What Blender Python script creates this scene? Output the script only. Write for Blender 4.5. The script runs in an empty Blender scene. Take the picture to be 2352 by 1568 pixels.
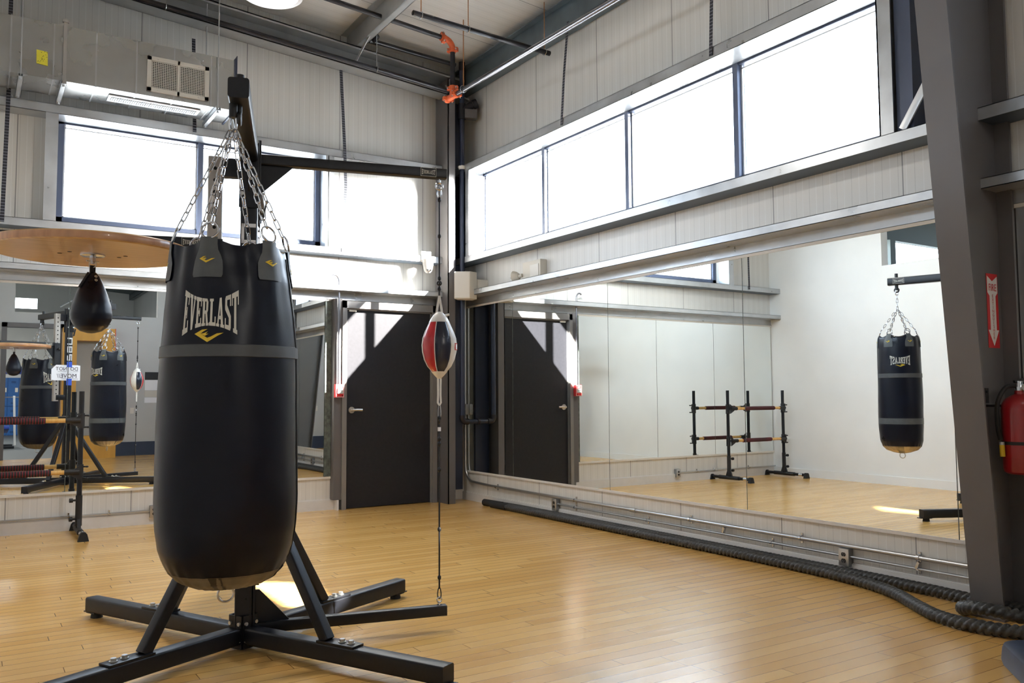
# Boxing room: heavy-bag stand, mirrors, clerestory windows. Built in metres; corner of back and right walls at the origin,
# back wall along y = 0 (x negative to the left), right wall along x = 0 (y negative towards the viewer).
import bpy, bmesh, math, random
from mathutils import Vector as V, Matrix
random.seed(4)
SC = bpy.context.scene
COL = SC.collection
PI = math.pi
def lerp(a, b, t): return a + (b - a) * t
SKY, SUN, FILL, EXPO, VT, LOOK = 11.0, 120.0, 90.0, 0.35, 'Standard', 'None'
def frac(x): return x - math.floor(x)
ORG = {}

# ------------------------------------------------------------------ mesh builder
class MB:
    def __init__(s): s.v = []; s.f = []
    def add(s, vs, fs):
        o = len(s.v); s.v += [V(p) for p in vs]; s.f += [tuple(i + o for i in f) for f in fs]; return s
    def box(s, a, b):
        (x0, y0, z0), (x1, y1, z1) = [(min(a[i], b[i]) for i in range(3)), (max(a[i], b[i]) for i in range(3))]
        return s.add([(x0,y0,z0),(x1,y0,z0),(x1,y1,z0),(x0,y1,z0),(x0,y0,z1),(x1,y0,z1),(x1,y1,z1),(x0,y1,z1)],
                     [(3,2,1,0),(4,5,6,7),(0,1,5,4),(1,2,6,5),(2,3,7,6),(3,0,4,7)])
    def obox(s, c, h, ux, uy, uz=None):
        c = V(c); ux = V(ux).normalized(); uy = V(uy).normalized(); uz = V(uz).normalized() if uz else ux.cross(uy)
        P = []
        for k in (-1, 1):
            for (i, j) in ((-1,-1),(1,-1),(1,1),(-1,1)): P.append(c + ux*h[0]*i + uy*h[1]*j + uz*h[2]*k)
        return s.add(P, [(3,2,1,0),(4,5,6,7),(0,1,5,4),(1,2,6,5),(2,3,7,6),(3,0,4,7)])
    def sweep(s, pts, prof, up=(0,0,1), closed=False, caps=True, twist=None):
        """prof: 2D points (side, up) or function(i)->list; straight frames with given up"""
        pts = [V(p) for p in pts]; n = len(pts); up = V(up); rings = []
        for i, p in enumerate(pts):
            if closed: t = pts[(i+1) % n] - pts[i-1]
            else: t = pts[min(i+1, n-1)] - pts[max(i-1, 0)]
            t.normalize()
            if i == 0:
                if abs(t.dot(up)) > .98: up = V((1,0,0)) if abs(t.x) < .9 else V((0,1,0))
            u = (up - t*up.dot(t)).normalized(); sd = t.cross(u); up = u
            pr = prof(i) if callable(prof) else prof
            rings.append([p + sd*a + u*b for a, b in pr])
        m = len(rings[0]); o = len(s.v)
        for r in rings: s.v += r
        for i in range(n if closed else n-1):
            for j in range(m):
                s.f.append((o+i*m+j, o+i*m+(j+1) % m, o+((i+1) % n)*m+(j+1) % m, o+((i+1) % n)*m+j))
        if caps and not closed:
            s.f.append(tuple(o+j for j in range(m))[::-1]); s.f.append(tuple(o+(n-1)*m+j for j in range(m)))
        return s
    def tube(s, pts, r, n=10, closed=False, up=(0,0,1)):
        return s.sweep(pts, [(r*math.cos(2*PI*k/n), r*math.sin(2*PI*k/n)) for k in range(n)], up, closed)
    def cyl(s, a, b, r, n=16, r2=None):
        r2 = r if r2 is None else r2
        return s.sweep([a, b], lambda i: [((r, r2)[i]*math.cos(2*PI*k/n), (r, r2)[i]*math.sin(2*PI*k/n)) for k in range(n)])
    def stube(s, a, b, w, h=None, up=(0,0,1), r=None):
        h = h or w; r = r if r is not None else min(w, h)*.13; P = []
        for cx, cy, a0 in ((w/2-r, h/2-r, 0), (-w/2+r, h/2-r, 90), (-w/2+r, -h/2+r, 180), (w/2-r, -h/2+r, 270)):
            for k in range(4): t = math.radians(a0 + 30*k); P.append((cx + r*math.cos(t), cy + r*math.sin(t)))
        return s.sweep([a, b], P, up)
    def lathe(s, c, prof, n=32, fn=None):
        c = V(c); o = len(s.v)
        for r, z in prof:
            for k in range(n):
                t = 2*PI*k/n; rr = r if fn is None else fn(t, z, r)
                s.v.append(c + V((rr*math.cos(t), rr*math.sin(t), z)))
        for i in range(len(prof)-1):
            for k in range(n): s.f.append((o+i*n+k, o+i*n+(k+1) % n, o+(i+1)*n+(k+1) % n, o+(i+1)*n+k))
        s.f.append(tuple(o+k for k in range(n))[::-1]); s.f.append(tuple(o+(len(prof)-1)*n+k for k in range(n)))
        return s
    def torus(s, c, nrm, R, r, n=24, m=8, a0=0, a1=360):
        c = V(c); nrm = V(nrm).normalized(); u = nrm.orthogonal().normalized() if abs(nrm.z) > .9 else V((0,0,1)).cross(nrm).normalized(); w = nrm.cross(u)
        full = a1-a0 >= 360
        pts = [c + u*R*math.cos(math.radians(a0+(a1-a0)*k/(n if full else n-1))) + w*R*math.sin(math.radians(a0+(a1-a0)*k/(n if full else n-1))) for k in range(n)]
        return s.tube(pts, r, m, closed=full, up=nrm)
    def sphere(s, c, r, n=16, sz=1):
        return s.lathe(c, [(max(r*math.sin(PI*k/10), .0004), -r*sz*math.cos(PI*k/10)) for k in range(11)], n)
    def prism(s, poly, o, ux, uy, d):
        """extrude a 2D polygon (in the ux, uy frame at o) by the vector d"""
        o = V(o); ux = V(ux); uy = V(uy); d = V(d); n = len(poly)
        P = [o + ux*a + uy*b for a, b in poly]
        return s.add(P + [p + d for p in P], [tuple(range(n))[::-1], tuple(range(n, 2*n))] + [(i, (i+1) % n, n+(i+1) % n, n+i) for i in range(n)])
    def flat(s, polys, fn):
        for p in polys: s.add([fn(a, b) for a, b in p], [tuple(range(len(p)))])
        return s
    def text(s, t, size, fn, align='CENTER', sp=1.0):
        c = bpy.data.curves.new('t', 'FONT'); c.body = t; c.size = size; c.align_x = align; c.space_character = sp; c.resolution_u = 3
        o = bpy.data.objects.new('t', c); COL.objects.link(o)
        bpy.context.view_layer.update()
        me = o.to_mesh(); vs = [fn(v.co.x, v.co.y) for v in me.vertices]; fs = [tuple(p.vertices) for p in me.polygons]
        o.to_mesh_clear(); bpy.data.objects.remove(o); bpy.data.curves.remove(c)
        return s.add(vs, fs)
    def build(s, name, mat, parent=None, smooth=True, recalc=True, bevel=0, angle=35):
        org = V((0,0,0)); p = parent
        if p is not None: org = ORG[p.name]
        me = bpy.data.meshes.new(name)
        me.from_pydata([v - org for v in s.v], [], s.f); me.update()
        if recalc or bevel:
            bm = bmesh.new(); bm.from_mesh(me)
            if recalc: bmesh.ops.recalc_face_normals(bm, faces=bm.faces)
            if bevel:
                es = [e for e in bm.edges if len(e.link_faces) == 2 and e.calc_face_angle(0) > .6]
                bmesh.ops.bevel(bm, geom=es, offset=bevel, segments=2, profile=.6, affect='EDGES', clamp_overlap=True)
            bm.to_mesh(me); bm.free()
        if smooth:
            me.polygons.foreach_set('use_smooth', [True]*len(me.polygons)); me.set_sharp_from_angle(angle=math.radians(angle))
        me.materials.append(mat)
        o = bpy.data.objects.new(name, me); COL.objects.link(o)
        if parent is not None: o.parent = parent
        ORG[o.name] = org
        return o

    def builds(s, name, mat, parent=None, gap=.004, **kw):
        """like build, but every separate piece becomes an object of its own"""
        n = len(s.v); p = list(range(n))
        def fd(i):
            while p[i] != i: p[i] = p[p[i]]; i = p[i]
            return i
        for f in s.f:
            for j in f[1:]: p[fd(j)] = fd(f[0])
        g = {}
        for i in range(n): g.setdefault(fd(i), []).append(i)
        gs = []
        for ids in g.values():
            lo = [min(s.v[i][k] for i in ids) - gap for k in range(3)]; hi = [max(s.v[i][k] for i in ids) + gap for k in range(3)]
            gs.append([set(ids), lo, hi])
        i = 0
        while i < len(gs):
            j = i + 1
            while j < len(gs):
                a, b = gs[i], gs[j]
                if all(a[1][k] <= b[2][k] and b[1][k] <= a[2][k] for k in range(3)):
                    gs[i] = [a[0] | b[0], [min(a[1][k], b[1][k]) for k in range(3)], [max(a[2][k], b[2][k]) for k in range(3)]]; gs.pop(j); j = i + 1
                else: j += 1
            i += 1
        out = []
        for ids, lo, hi in gs:
            q = MB(); mp = {}
            for f in s.f:
                if f[0] in ids:
                    for v in f:
                        if v not in mp: mp[v] = len(q.v); q.v.append(s.v[v])
                    q.f.append(tuple(mp[v] for v in f))
            out.append(q.build(name, mat, parent, **kw))
        return out

def tag(o, label, cat, group=None, kind=None):
    o['label'] = label; o['category'] = cat
    if group: o['group'] = group
    if kind: o['kind'] = kind
    return o
def thing(name, label, cat, loc=(0,0,0), group=None, kind=None):
    o = bpy.data.objects.new(name, None); COL.objects.link(o); o.location = loc; o.empty_display_size = .1
    ORG[o.name] = V(loc); return tag(o, label, cat, group, kind)
def struct(o, label, cat, group=None): return tag(o, label, cat, group, 'structure')
def copy_tree(o, parent=None, off=None):
    c = o.copy(); COL.objects.link(c); ORG[c.name] = ORG[o.name]
    if parent is not None: c.parent = parent; c.matrix_parent_inverse = o.matrix_parent_inverse
    elif off is not None: c.location = V(o.location) + V(off)
    for ch in list(o.children): copy_tree(ch, c)
    return c

# ------------------------------------------------------------------ materials
class N:
    def __init__(s, name):
        s.m = bpy.data.materials.new(name); s.m.use_nodes = True; s.t = s.m.node_tree; s.t.nodes.clear()
        s.out = s.n('ShaderNodeOutputMaterial'); s.p = s.n('ShaderNodeBsdfPrincipled'); s.l(s.p.outputs[0], s.out.inputs[0])
    def n(s, k, **kw):
        x = s.t.nodes.new(k)
        for a, b in kw.items():
            if hasattr(x, a): setattr(x, a, b)
            else: x.inputs[a].default_value = b
        return x
    def l(s, a, b): s.t.links.new(a, b)
    def math(s, op, a, b=None, c=None):
        x = s.n('ShaderNodeMath', operation=op)
        for i, q in enumerate((a, b, c)):
            if q is None: continue
            if isinstance(q, (int, float)): x.inputs[i].default_value = q
            else: s.l(q, x.inputs[i])
        return x.outputs[0]
    def mix(s, f, a, b, mode='MIX'):
        x = s.n('ShaderNodeMix', data_type='RGBA', blend_type=mode)
        for i, q in ((0, f), (6, a), (7, b)):
            if isinstance(q, (int, float)): x.inputs[i].default_value = q
            elif isinstance(q, tuple): x.inputs[i].default_value = q + (1,)
            else: s.l(q, x.inputs[i])
        return x.outputs[2]
    def ramp(s, f, *st):
        x = s.n('ShaderNodeValToRGB'); e = x.color_ramp.elements
        while len(e) < len(st): e.new(.5)
        for i, (p, c) in enumerate(st): e[i].position = p; e[i].color = (c if isinstance(c, tuple) else (c, c, c)) + (1,)
        s.l(f, x.inputs[0]); return x.outputs[0]
    def co(s): return s.n('ShaderNodeTexCoord').outputs['Object']
    def noise(s, scale, detail=3, vec=None, stretch=None):
        x = s.n('ShaderNodeTexNoise', Scale=scale, Detail=detail); v = vec or s.co()
        if stretch: mp = s.n('ShaderNodeMapping'); mp.inputs['Scale'].default_value = stretch; s.l(v, mp.inputs[0]); v = mp.outputs[0]
        s.l(v, x.inputs['Vector']); return x.outputs[0]
    def bump(s, h, strength=.3, dist=.01):
        b = s.n('ShaderNodeBump', Strength=strength, Distance=dist); s.l(h, b.inputs['Height']); s.l(b.outputs[0], s.p.inputs['Normal'])
def pm(name, col, rough=.5, metal=0, var=0, vs=14, bump=0, bs=120, coat=0, spec=.5, emit=0, stretch=None, rvar=0):
    k = N(name); p = k.p
    p.inputs['Base Color'].default_value = col + (1,); p.inputs['Roughness'].default_value = rough; p.inputs['Metallic'].default_value = metal
    p.inputs['Coat Weight'].default_value = coat; p.inputs['Specular IOR Level'].default_value = spec
    if var or rvar:
        f = k.noise(vs, 4, stretch=stretch)
        if var: k.l(k.ramp(f, (.3, tuple(c*(1-var) for c in col)), (.7, tuple(min(1, c*(1+var)) for c in col))), p.inputs['Base Color'])
        if rvar: k.l(k.ramp(f, (.3, rough-rvar), (.7, rough+rvar)), p.inputs['Roughness'])
    if bump: k.bump(k.noise(bs, 2), bump, .002)
    if emit: p.inputs['Emission Color'].default_value = col + (1,); p.inputs['Emission Strength'].default_value = emit
    return k.m
def panel_mat(name, axis, col=(.70, .685, .65), pitch=.11, seam=1.0, off=0.0):
    """ribbed insulated metal panel: fine vertical grooves plus wider joints every metre"""
    k = N(name); sp = k.n('ShaderNodeSeparateXYZ'); k.l(k.co(), sp.inputs[0]); c = sp.outputs[axis]
    def line(per, o, w):
        t = k.math('FRACT', k.math('DIVIDE', k.math('ADD', c, o + 100*per), per)); d = k.math('ABSOLUTE', k.math('SUBTRACT', t, .5))
        return k.math('LESS_THAN', d, w/per)
    lt = line(pitch, off, .0022); dk = line(pitch, off + pitch/2, .0018); sm = line(seam, off + .03, .004)
    base = k.mix(k.noise(1.3, 2), tuple(x*.96 for x in col), tuple(x*1.03 for x in col))
    a = k.mix(k.math('MULTIPLY', lt, .55), base, (.88, .88, .87)); b = k.mix(k.math('MULTIPLY', dk, .5), a, tuple(x*.55 for x in col)); d = k.mix(k.math('MULTIPLY', sm, .8), b, (.16, .16, .16))
    k.l(d, k.p.inputs['Base Color']); k.p.inputs['Roughness'].default_value = .38
    h = k.math('SUBTRACT', k.math('MULTIPLY', lt, .6), k.math('ADD', dk, k.math('MULTIPLY', sm, 2)))
    k.bump(h, .35, .004); return k.m
def floor_mat():
    k = N('maple floor'); co = k.co()
    br = k.n('ShaderNodeTexBrick', offset=0.0, offset_frequency=2, squash=1.0)
    for a, b in (('Scale', 1), ('Mortar Size', .0019), ('Mortar Smooth', .1), ('Bias', 0), ('Brick Width', 1.25), ('Row Height', .083)): br.inputs[a].default_value = b
    br.inputs['Color1'].default_value = (0, 0, 0, 1); br.inputs['Color2'].default_value = (1, 1, 1, 1); br.inputs['Mortar'].default_value = (.5, .5, .5, 1)
    s0 = k.n('ShaderNodeSeparateXYZ'); k.l(co, s0.inputs[0]); row = k.math('FLOOR', k.math('DIVIDE', s0.outputs[1], .083))
    cx = k.n('ShaderNodeCombineXYZ'); k.l(k.math('ADD', s0.outputs[0], k.math('MULTIPLY', k.math('SINE', k.math('MULTIPLY', row, 12.9898)), 7.31)), cx.inputs[0]); k.l(s0.outputs[1], cx.inputs[1])
    k.l(cx.outputs[0], br.inputs['Vector'])
    tone = k.ramp(br.outputs[0], (0, (.665, .365, .100)), (.5, (.735, .425, .125)), (1, (.81, .49, .158)))
    g = k.noise(6, 4, co, (.7, 34, 1)); tone = k.mix(k.math('MULTIPLY', g, .10), tone, (.45, .225, .07))
    big = k.noise(.55, 2, co); tone = k.mix(k.math('MULTIPLY', big, .18), tone, (.80, .51, .20))
    fl = k.noise(46, 2, co, (.35, 1.4, 1)); tone = k.mix(k.ramp(fl, (.78, 0.0), (.84, .4)), tone, (.16, .07, .02))
    c = k.mix(k.math('MULTIPLY', br.outputs[1], .85), tone, (.14, .065, .02))
    k.l(c, k.p.inputs['Base Color'])
    k.l(k.ramp(k.noise(3.5, 3, co, (1, 6, 1)), (.3, .19), (.75, .27)), k.p.inputs['Roughness'])
    k.p.inputs['Coat Weight'].default_value = .2; k.p.inputs['Coat Roughness'].default_value = .2
    wv = k.noise(2.2, 2, co, (.5, 8, 1))
    sp = k.n('ShaderNodeSeparateXYZ'); k.l(co, sp.inputs[0]); cup = k.math('POWER', k.math('ABSOLUTE', k.math('SUBTRACT', k.math('FRACT', k.math('DIVIDE', k.math('ADD', sp.outputs[1], 83), .083)), .5)), 2)
    k.bump(k.math('ADD', k.math('MULTIPLY', cup, 1.6), k.math('SUBTRACT', k.math('MULTIPLY', wv, .5), k.math('MULTIPLY', br.outputs[1], 1.0))), .14, .003)
    return k.m
def glass_mat(name, tint=(.97, .985, 1.0)):
    k = N(name); tr = k.n('ShaderNodeBsdfTransparent'); tr.inputs[0].default_value = tint + (1,)
    gl = k.n('ShaderNodeBsdfGlossy', Roughness=.02); lw = k.n('ShaderNodeLayerWeight', Blend=.5); fc = k.math('ADD', k.math('MULTIPLY', k.math('POWER', lw.outputs[1], 4), .35), .03); mx = k.n('ShaderNodeMixShader')
    k.l(fc, mx.inputs[0]); k.l(tr.outputs[0], mx.inputs[1]); k.l(gl.outputs[0], mx.inputs[2]); k.l(mx.outputs[0], k.out.inputs[0]); k.t.nodes.remove(k.p)
    return k.m
def wood_mat(name, col, dark, sc=(1, 14, 1), rough=.3, coat=.3):
    k = N(name); g = k.noise(5, 5, None, sc); k.l(k.ramp(g, (.3, dark), (.7, col)), k.p.inputs['Base Color'])
    k.p.inputs['Roughness'].default_value = rough; k.p.inputs['Coat Weight'].default_value = coat; return k.m
def foam_mat(axis):
    """black foam sleeve with evenly spaced dark red grooves"""
    k = N('ribbed foam grip'); sp = k.n('ShaderNodeSeparateXYZ'); k.l(k.co(), sp.inputs[0])
    t = k.math('FRACT', k.math('MULTIPLY', k.math('ADD', sp.outputs[axis], 50), 1/.021)); m = k.math('LESS_THAN', t, .26)
    k.l(k.mix(m, (.018, .012, .014), (.20, .012, .018)), k.p.inputs['Base Color']); k.p.inputs['Roughness'].default_value = .8
    k.bump(k.math('SUBTRACT', 1.0, m), .6, .004); return k.m
def perf_mat():
    k = N('perforated black strap'); sp = k.n('ShaderNodeSeparateXYZ'); k.l(k.co(), sp.inputs[0])
    t = k.math('ABSOLUTE', k.math('SUBTRACT', k.math('FRACT', k.math('MULTIPLY', sp.outputs[2], 1/.026)), .5))
    k.l(k.mix(k.math('LESS_THAN', t, .13), (.008, .009, .018), (.16, .16, .19)), k.p.inputs['Base Color']); k.p.inputs['Roughness'].default_value = .55; return k.m

M = dict(
 floor=floor_mat(), panelA=panel_mat('ribbed panel back', 0), panelB=panel_mat('ribbed panel right', 1), ceil=panel_mat('ceiling panel', 1, (.74, .72, .68), .125, 1.0, .35),
 white=pm('painted plaster', (.80, .79, .76), .6, var=.03, vs=2), gray=pm('gray plaster', (.52, .53, .53), .6, var=.03, vs=2),
 base=pm('painted baseboard', (.70, .68, .66), .45, var=.03), galv=pm('galvanized girt', (.50, .52, .54), .34, .65, var=.12, vs=5, rvar=.08),
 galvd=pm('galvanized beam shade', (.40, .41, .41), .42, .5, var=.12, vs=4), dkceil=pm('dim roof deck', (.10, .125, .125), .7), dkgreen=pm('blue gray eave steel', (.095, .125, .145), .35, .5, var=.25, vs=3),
 duct=pm('duct sheet metal', (.44, .45, .45), .30, .85, var=.07, vs=3, rvar=.08), colgray=pm('gray primed column', (.125, .118, .12), .45, .1, var=.06, vs=3),
 under=pm('shade painted under flange', (.085, .11, .145), .45, .2), frame=pm('slate window frame', (.065, .082, .135), .4, .2), jamb=pm('door frame gray', (.235, .225, .22), .36, .3, var=.06, vs=4), door=pm('charcoal door', (.016, .016, .020), .42, spec=.28, var=.1, vs=30, bump=.05),
 blk=pm('black powder coat', (.0085, .0095, .0135), .36, 0, spec=.35, var=.15, vs=60, bump=.12, bs=500), blk2=pm('matte black plastic', (.008, .008, .010), .5), rub=pm('black rubber', (.012, .012, .013), .75),
 vinyl=pm('bag vinyl', (.0034, .0048, .0115), .34, spec=.25, var=.25, vs=6, bump=.10, bs=220, rvar=.07), vinylg=pm('gray strap vinyl', (.075, .082, .085), .5, var=.1, vs=30), olive=pm('worn bag bottom', (.15, .125, .09), .55, var=.3, vs=8),
 vinylt=pm('bag band', (.060, .064, .068), .5, var=.1, vs=20),
 chrome=pm('zinc chain', (.62, .63, .66), .22, 1), steel=pm('brushed steel', (.60, .58, .55), .3, 1), bolt=pm('bolt', (.55, .55, .53), .35, .9),
 cream=pm('printed cream', (.62, .60, .53), .6), wht=pm('white print', (.80, .81, .83), .5), yel=pm('printed yellow', (.72, .50, .03), .55), red=pm('red vinyl', (.50, .022, .030), .32, coat=.2), whv=pm('white vinyl', (.78, .76, .72), .4, var=.06, vs=20),
 nav=pm('navy vinyl', (.012, .016, .035), .3, coat=.2), maple=wood_mat('maple ply', (.66, .40, .16), (.47, .255, .085)), rim=wood_mat('maple rim', (.52, .27, .13), (.36, .17, .08)),
 bar=wood_mat('pale wooden bar', (.72, .45, .15), (.60, .33, .08), (14, 1, 1)), foam=foam_mat(0), perf=perf_mat(), org=pm('orange sprinkler coupling', (.62, .115, .035), .42, var=.15, vs=25),
 pipe=pm('black sprinkler pipe', (.016, .016, .022), .32, .3, var=.2, vs=10), pipes=pm('steel sprinkler pipe', (.22, .22, .25), .22, .9), navpipe=pm('navy pipe paint', (.022, .03, .06), .3, .2), copper=pm('copper rod', (.42, .20, .09), .4, .7),
 rope=pm('black braided rope', (.045, .046, .047), .42, var=.35, vs=70, bump=.4, bs=300), beige=pm('beige plastic', (.66, .62, .54), .45), ivory=pm('ivory plastic', (.74, .71, .65), .4), gbox=pm('zinc box', (.30, .31, .32), .45, .6, var=.1), cond=pm('zinc conduit', (.52, .52, .52), .3, .9),
 firered=pm('fire red', (.56, .02, .025), .35, coat=.3), extred=pm('extinguisher red', (.27, .007, .011), .3, coat=.4), mirror=pm('mirror silver', (.90, .935, .925), 0.0, 1), mback=pm('mirror edge', (.10, .12, .11), .5, var=.5, vs=25), glass=glass_mat('window glass'), glassd=glass_mat('tinted glass', (.30, .31, .32)),
 lamp=pm('lamp lens', (1, .98, .95), .4, emit=9), lampw=pm('lamp housing', (.75, .76, .77), .35, .2), grille=pm('register paint', (.62, .59, .53), .4), dark=pm('dark void', (.004, .004, .005), .9), note=pm('yellow paper', (.78, .70, .06), .7), paper=pm('white paper', (.84, .85, .90), .7), tape=pm('blue tape', (.03, .10, .62), .6), ink=pm('black ink', (.02, .02, .03), .8),
 rubfl=pm('gray rubber floor', (.075, .082, .085), .55, var=.2, vs=50), blue=pm('locker blue', (.015, .11, .36), .4, var=.08), bluep=pm('blue stripe', (.012, .045, .30), .5), orange=pm('amber plywood', (.60, .305, .04), .45, var=.12, vs=6, stretch=(1, 1, .2)), navyb=pm('navy molded plastic', (.035, .052, .095), .45, var=.1), navstrip=pm('navy vinyl trim', (.02, .035, .075), .5),
 greenp=pm('green tag', (.05, .55, .03), .5), beigep=pm('gray drilled upright', (.36, .335, .31), .42, .3), ground=pm('outdoor ground', (.35, .34, .32), .9), brace=pm('bright bracing', (.62, .64, .66), .3, .6), swhite=pm('sign white', (.72, .70, .68), .5))
# ------------------------------------------------------------------ the room
XL, YB = -5.30, -10.5           # left wall plane, wall behind the viewer
def roof(x): return 4.98 - .079*x
b = MB().box((XL - .1, YB - .1, -.12), (.1, .1, 0)); struct(b.build('floor', M['floor'], smooth=False), 'glossy maple strip floor of the boxing room', 'floor')
def slab(mb, x0, x1, y0, y1, th=.15):
    mb.add([(x0,y0,roof(x0)),(x1,y0,roof(x1)),(x1,y1,roof(x1)),(x0,y1,roof(x0)),(x0,y0,roof(x0)+th),(x1,y0,roof(x1)+th),(x1,y1,roof(x1)+th),(x0,y1,roof(x0)+th)],
           [(3,2,1,0),(4,5,6,7),(0,1,5,4),(1,2,6,5),(2,3,7,6),(3,0,4,7)])
b = MB(); slab(b, -12.2, .35, -24.3, .35); struct(b.build('ceiling', M['ceil'], smooth=False), 'sloping white metal panel ceiling', 'ceiling')
WA = (-4.22, -1.72, 2.76, 3.74)             # back window opening x0 x1 z0 z1
WB = [(-5.52, -.33), (-8.9, -6.9)]        # right window openings y0 y1
b = MB()
b.box((XL-.1, 0, 0), (.1, .12, WA[2])); b.box((XL-.1, 0, WA[3]), (.1, .12, 5.7)); b.box((XL-.1, 0, WA[2]), (WA[0], .12, WA[3])); b.box((WA[1], 0, WA[2]), (.1, .12, WA[3]))
struct(b.build('wall_back', M['panelA'], smooth=False), 'white ribbed metal wall with the door and one window', 'wall')
b = MB()
b.box((0, -24, 0), (.12, 0, WA[2])); b.box((0, -24, WA[3]), (.12, 0, 5.6))
ys = [0, WB[0][1], WB[0][0], WB[1][1], WB[1][0], -24]
for i in (0, 2, 4): b.box((0, ys[i+1], WA[2]), (.12, ys[i], WA[3]))
struct(b.build('wall_right', M['panelB'], smooth=False), 'white ribbed metal wall with the long window strip above mirrors', 'wall')
# left wall with an interior opening high up
b = MB(); O = (-6.2, -1.87, 2.86, 4.35)
b.box((XL-.14, YB-.1, 0), (XL, .0, O[2])); b.box((XL-.14, YB-.1, O[3]), (XL, .0, 5.8)); b.box((XL-.14, O[1], O[2]), (XL, 0, O[3])); b.box((XL-.14, YB-.1, O[2]), (XL, O[0], O[3]))
struct(b.build('wall_left', M['white'], smooth=False), 'plain white wall with a high interior opening', 'wall')
# wall behind the viewer with a doorway and a high opening
b = MB(); D = (-4.28, -3.30, 0, 2.6); U = (-4.13, -1.53, 2.87, 4.5)
y0, y1 = YB-.14, YB
b.box((XL, y0, 0), (D[0], y1, 2.6)); b.box((D[1], y0, 0), (0, y1, 2.6)); b.box((XL, y0, 2.6), (0, y1, U[2])); b.box((XL, y0, U[3]), (0, y1, 5.8)); b.box((XL, y0, U[2]), (U[0], y1, U[3])); b.box((U[1], y0, U[2]), (0, y1, U[3]))
struct(b.build('wall_front', M['gray'], smooth=False), 'gray wall with a doorway, seen only in the mirrors', 'wall')
b = MB()
b.box((D[0]-.06, y0-.02, 0), (D[0]+.03, y1+.02, 2.66)); b.box((D[1]-.03, y0-.02, 0), (D[1]+.06, y1+.02, 2.66)); b.box((D[0]-.06, y0-.02, 2.57), (D[1]+.06, y1+.02, 2.66))
struct(b.build('door_2', M['colgray'], smooth=False), 'gray frame of the open doorway in the gray wall', 'doorway')
# baseboards
b = MB()
for a in ((XL, -1.56), (-.44, -.30)): b.box((a[0], -.02, 0), (a[1], 0, .105)); b.box((a[0], -.012, .105), (a[1], 0, .112))
b.box((-1.575, -.115, 0), (-1.555, -.0, .105))
struct(b.build('baseboard_back', M['base'], smooth=False), 'white baseboard along the back wall', 'baseboard')
b = MB().box((-.02, YB, 0), (0, 0, .085)); b.box((-.012, YB, .085), (0, 0, .092)); struct(b.build('baseboard_right', M['base'], smooth=False), 'white baseboard along the right wall', 'baseboard')
b = MB().box((XL, YB, 0), (XL+.015, 0, .11)); struct(b.build('baseboard_left', M['white'], smooth=False), 'white baseboard along the left wall', 'baseboard')
b = MB().box((D[1]+.1, YB, 0), (0, YB+.015, .1)); b.box((D[1]+.1, YB, .1), (0, YB+.012, .28))
struct(b.build('baseboard_front', M['navstrip'], smooth=False), 'navy strip low along the gray wall', 'baseboard')

# steel girts: channel profile = (depth from wall, z) thin plates
def girt(n, wall, a0, a1, plates, label, mat='galv'):
    b = MB()
    for d0, z0, d1, z1 in plates:
        if wall == 'A': b.box((a0, -d0, z0), (a1, -d1, z1))
        else: b.box((-d0, a0, z0), (-d1, a1, z1))
    return struct(b.build('trim_%d' % n, M[mat], smooth=False), label, 'girt')
HEAD = [(.2, 3.695, .196, 3.778), (.2, 3.695, -.03, 3.699), (.2, 3.774, .0, 3.778)]
SILL = [(.2, 2.665, .196, 2.735), (.2, 2.731, -.03, 2.735)]
LOW = [(.2, 2.284, .196, 2.342), (.2, 2.284, .0, 2.288), (.2, 2.338, .0, 2.342), (.012, 2.215, .0, 2.284), (.02, 2.209, .0, 2.215)]
girt(1, 'A', XL, -.31, HEAD, 'galvanized head girt above the back window')
girt(2, 'A', XL, -.31, SILL, 'galvanized sill girt under the back window')
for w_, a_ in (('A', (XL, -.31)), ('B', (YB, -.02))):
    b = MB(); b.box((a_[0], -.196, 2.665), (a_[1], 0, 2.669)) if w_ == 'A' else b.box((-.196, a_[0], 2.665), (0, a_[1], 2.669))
    struct(b.build('trim_%d' % (20 if w_ == 'A' else 21), M['under'], smooth=False), 'under flange of the %s wall sill girt, shade painted slate blue' % ('back' if w_ == 'A' else 'right'), 'girt')  # underside shade is put into the color; the girt itself is galvanized
girt(3, 'A', XL, -.31, LOW, 'galvanized girt above the back mirrors and door')
girt(4, 'B', YB, -.02, HEAD, 'galvanized head girt above the long right window strip')
girt(5, 'B', YB, -.02, SILL, 'galvanized sill girt under the long right window strip')
girt(6, 'B', YB, -.02, LOW, 'galvanized girt above the right wall mirrors')
# white strips along the mirror edges
def strip(n, wall, a0, a1, z0, z1, d, label, mat='ivory'):
    b = MB()
    if wall == 'A': b.box((a0, -d, z0), (a1, 0, z1))
    else: b.box((-d, a0, z0), (0, a1, z1))
    struct(b.build('trim_%d' % n, M[mat], smooth=False), label, 'trim')
strip(7, 'A', XL, -1.68, 2.185, 2.205, .022, 'pale strip along the top of the back mirrors')
strip(8, 'B', YB, -.1, 2.185, 2.205, .022, 'pale strip along the top of the right mirrors')
strip(9, 'A', XL, -1.61, .322, .345, .02, 'pale ledge along the bottom of the back mirrors')
strip(10, 'B', YB, -.08, .315, .336, .02, 'pale ledge along the bottom of the right mirrors', 'base')
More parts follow.
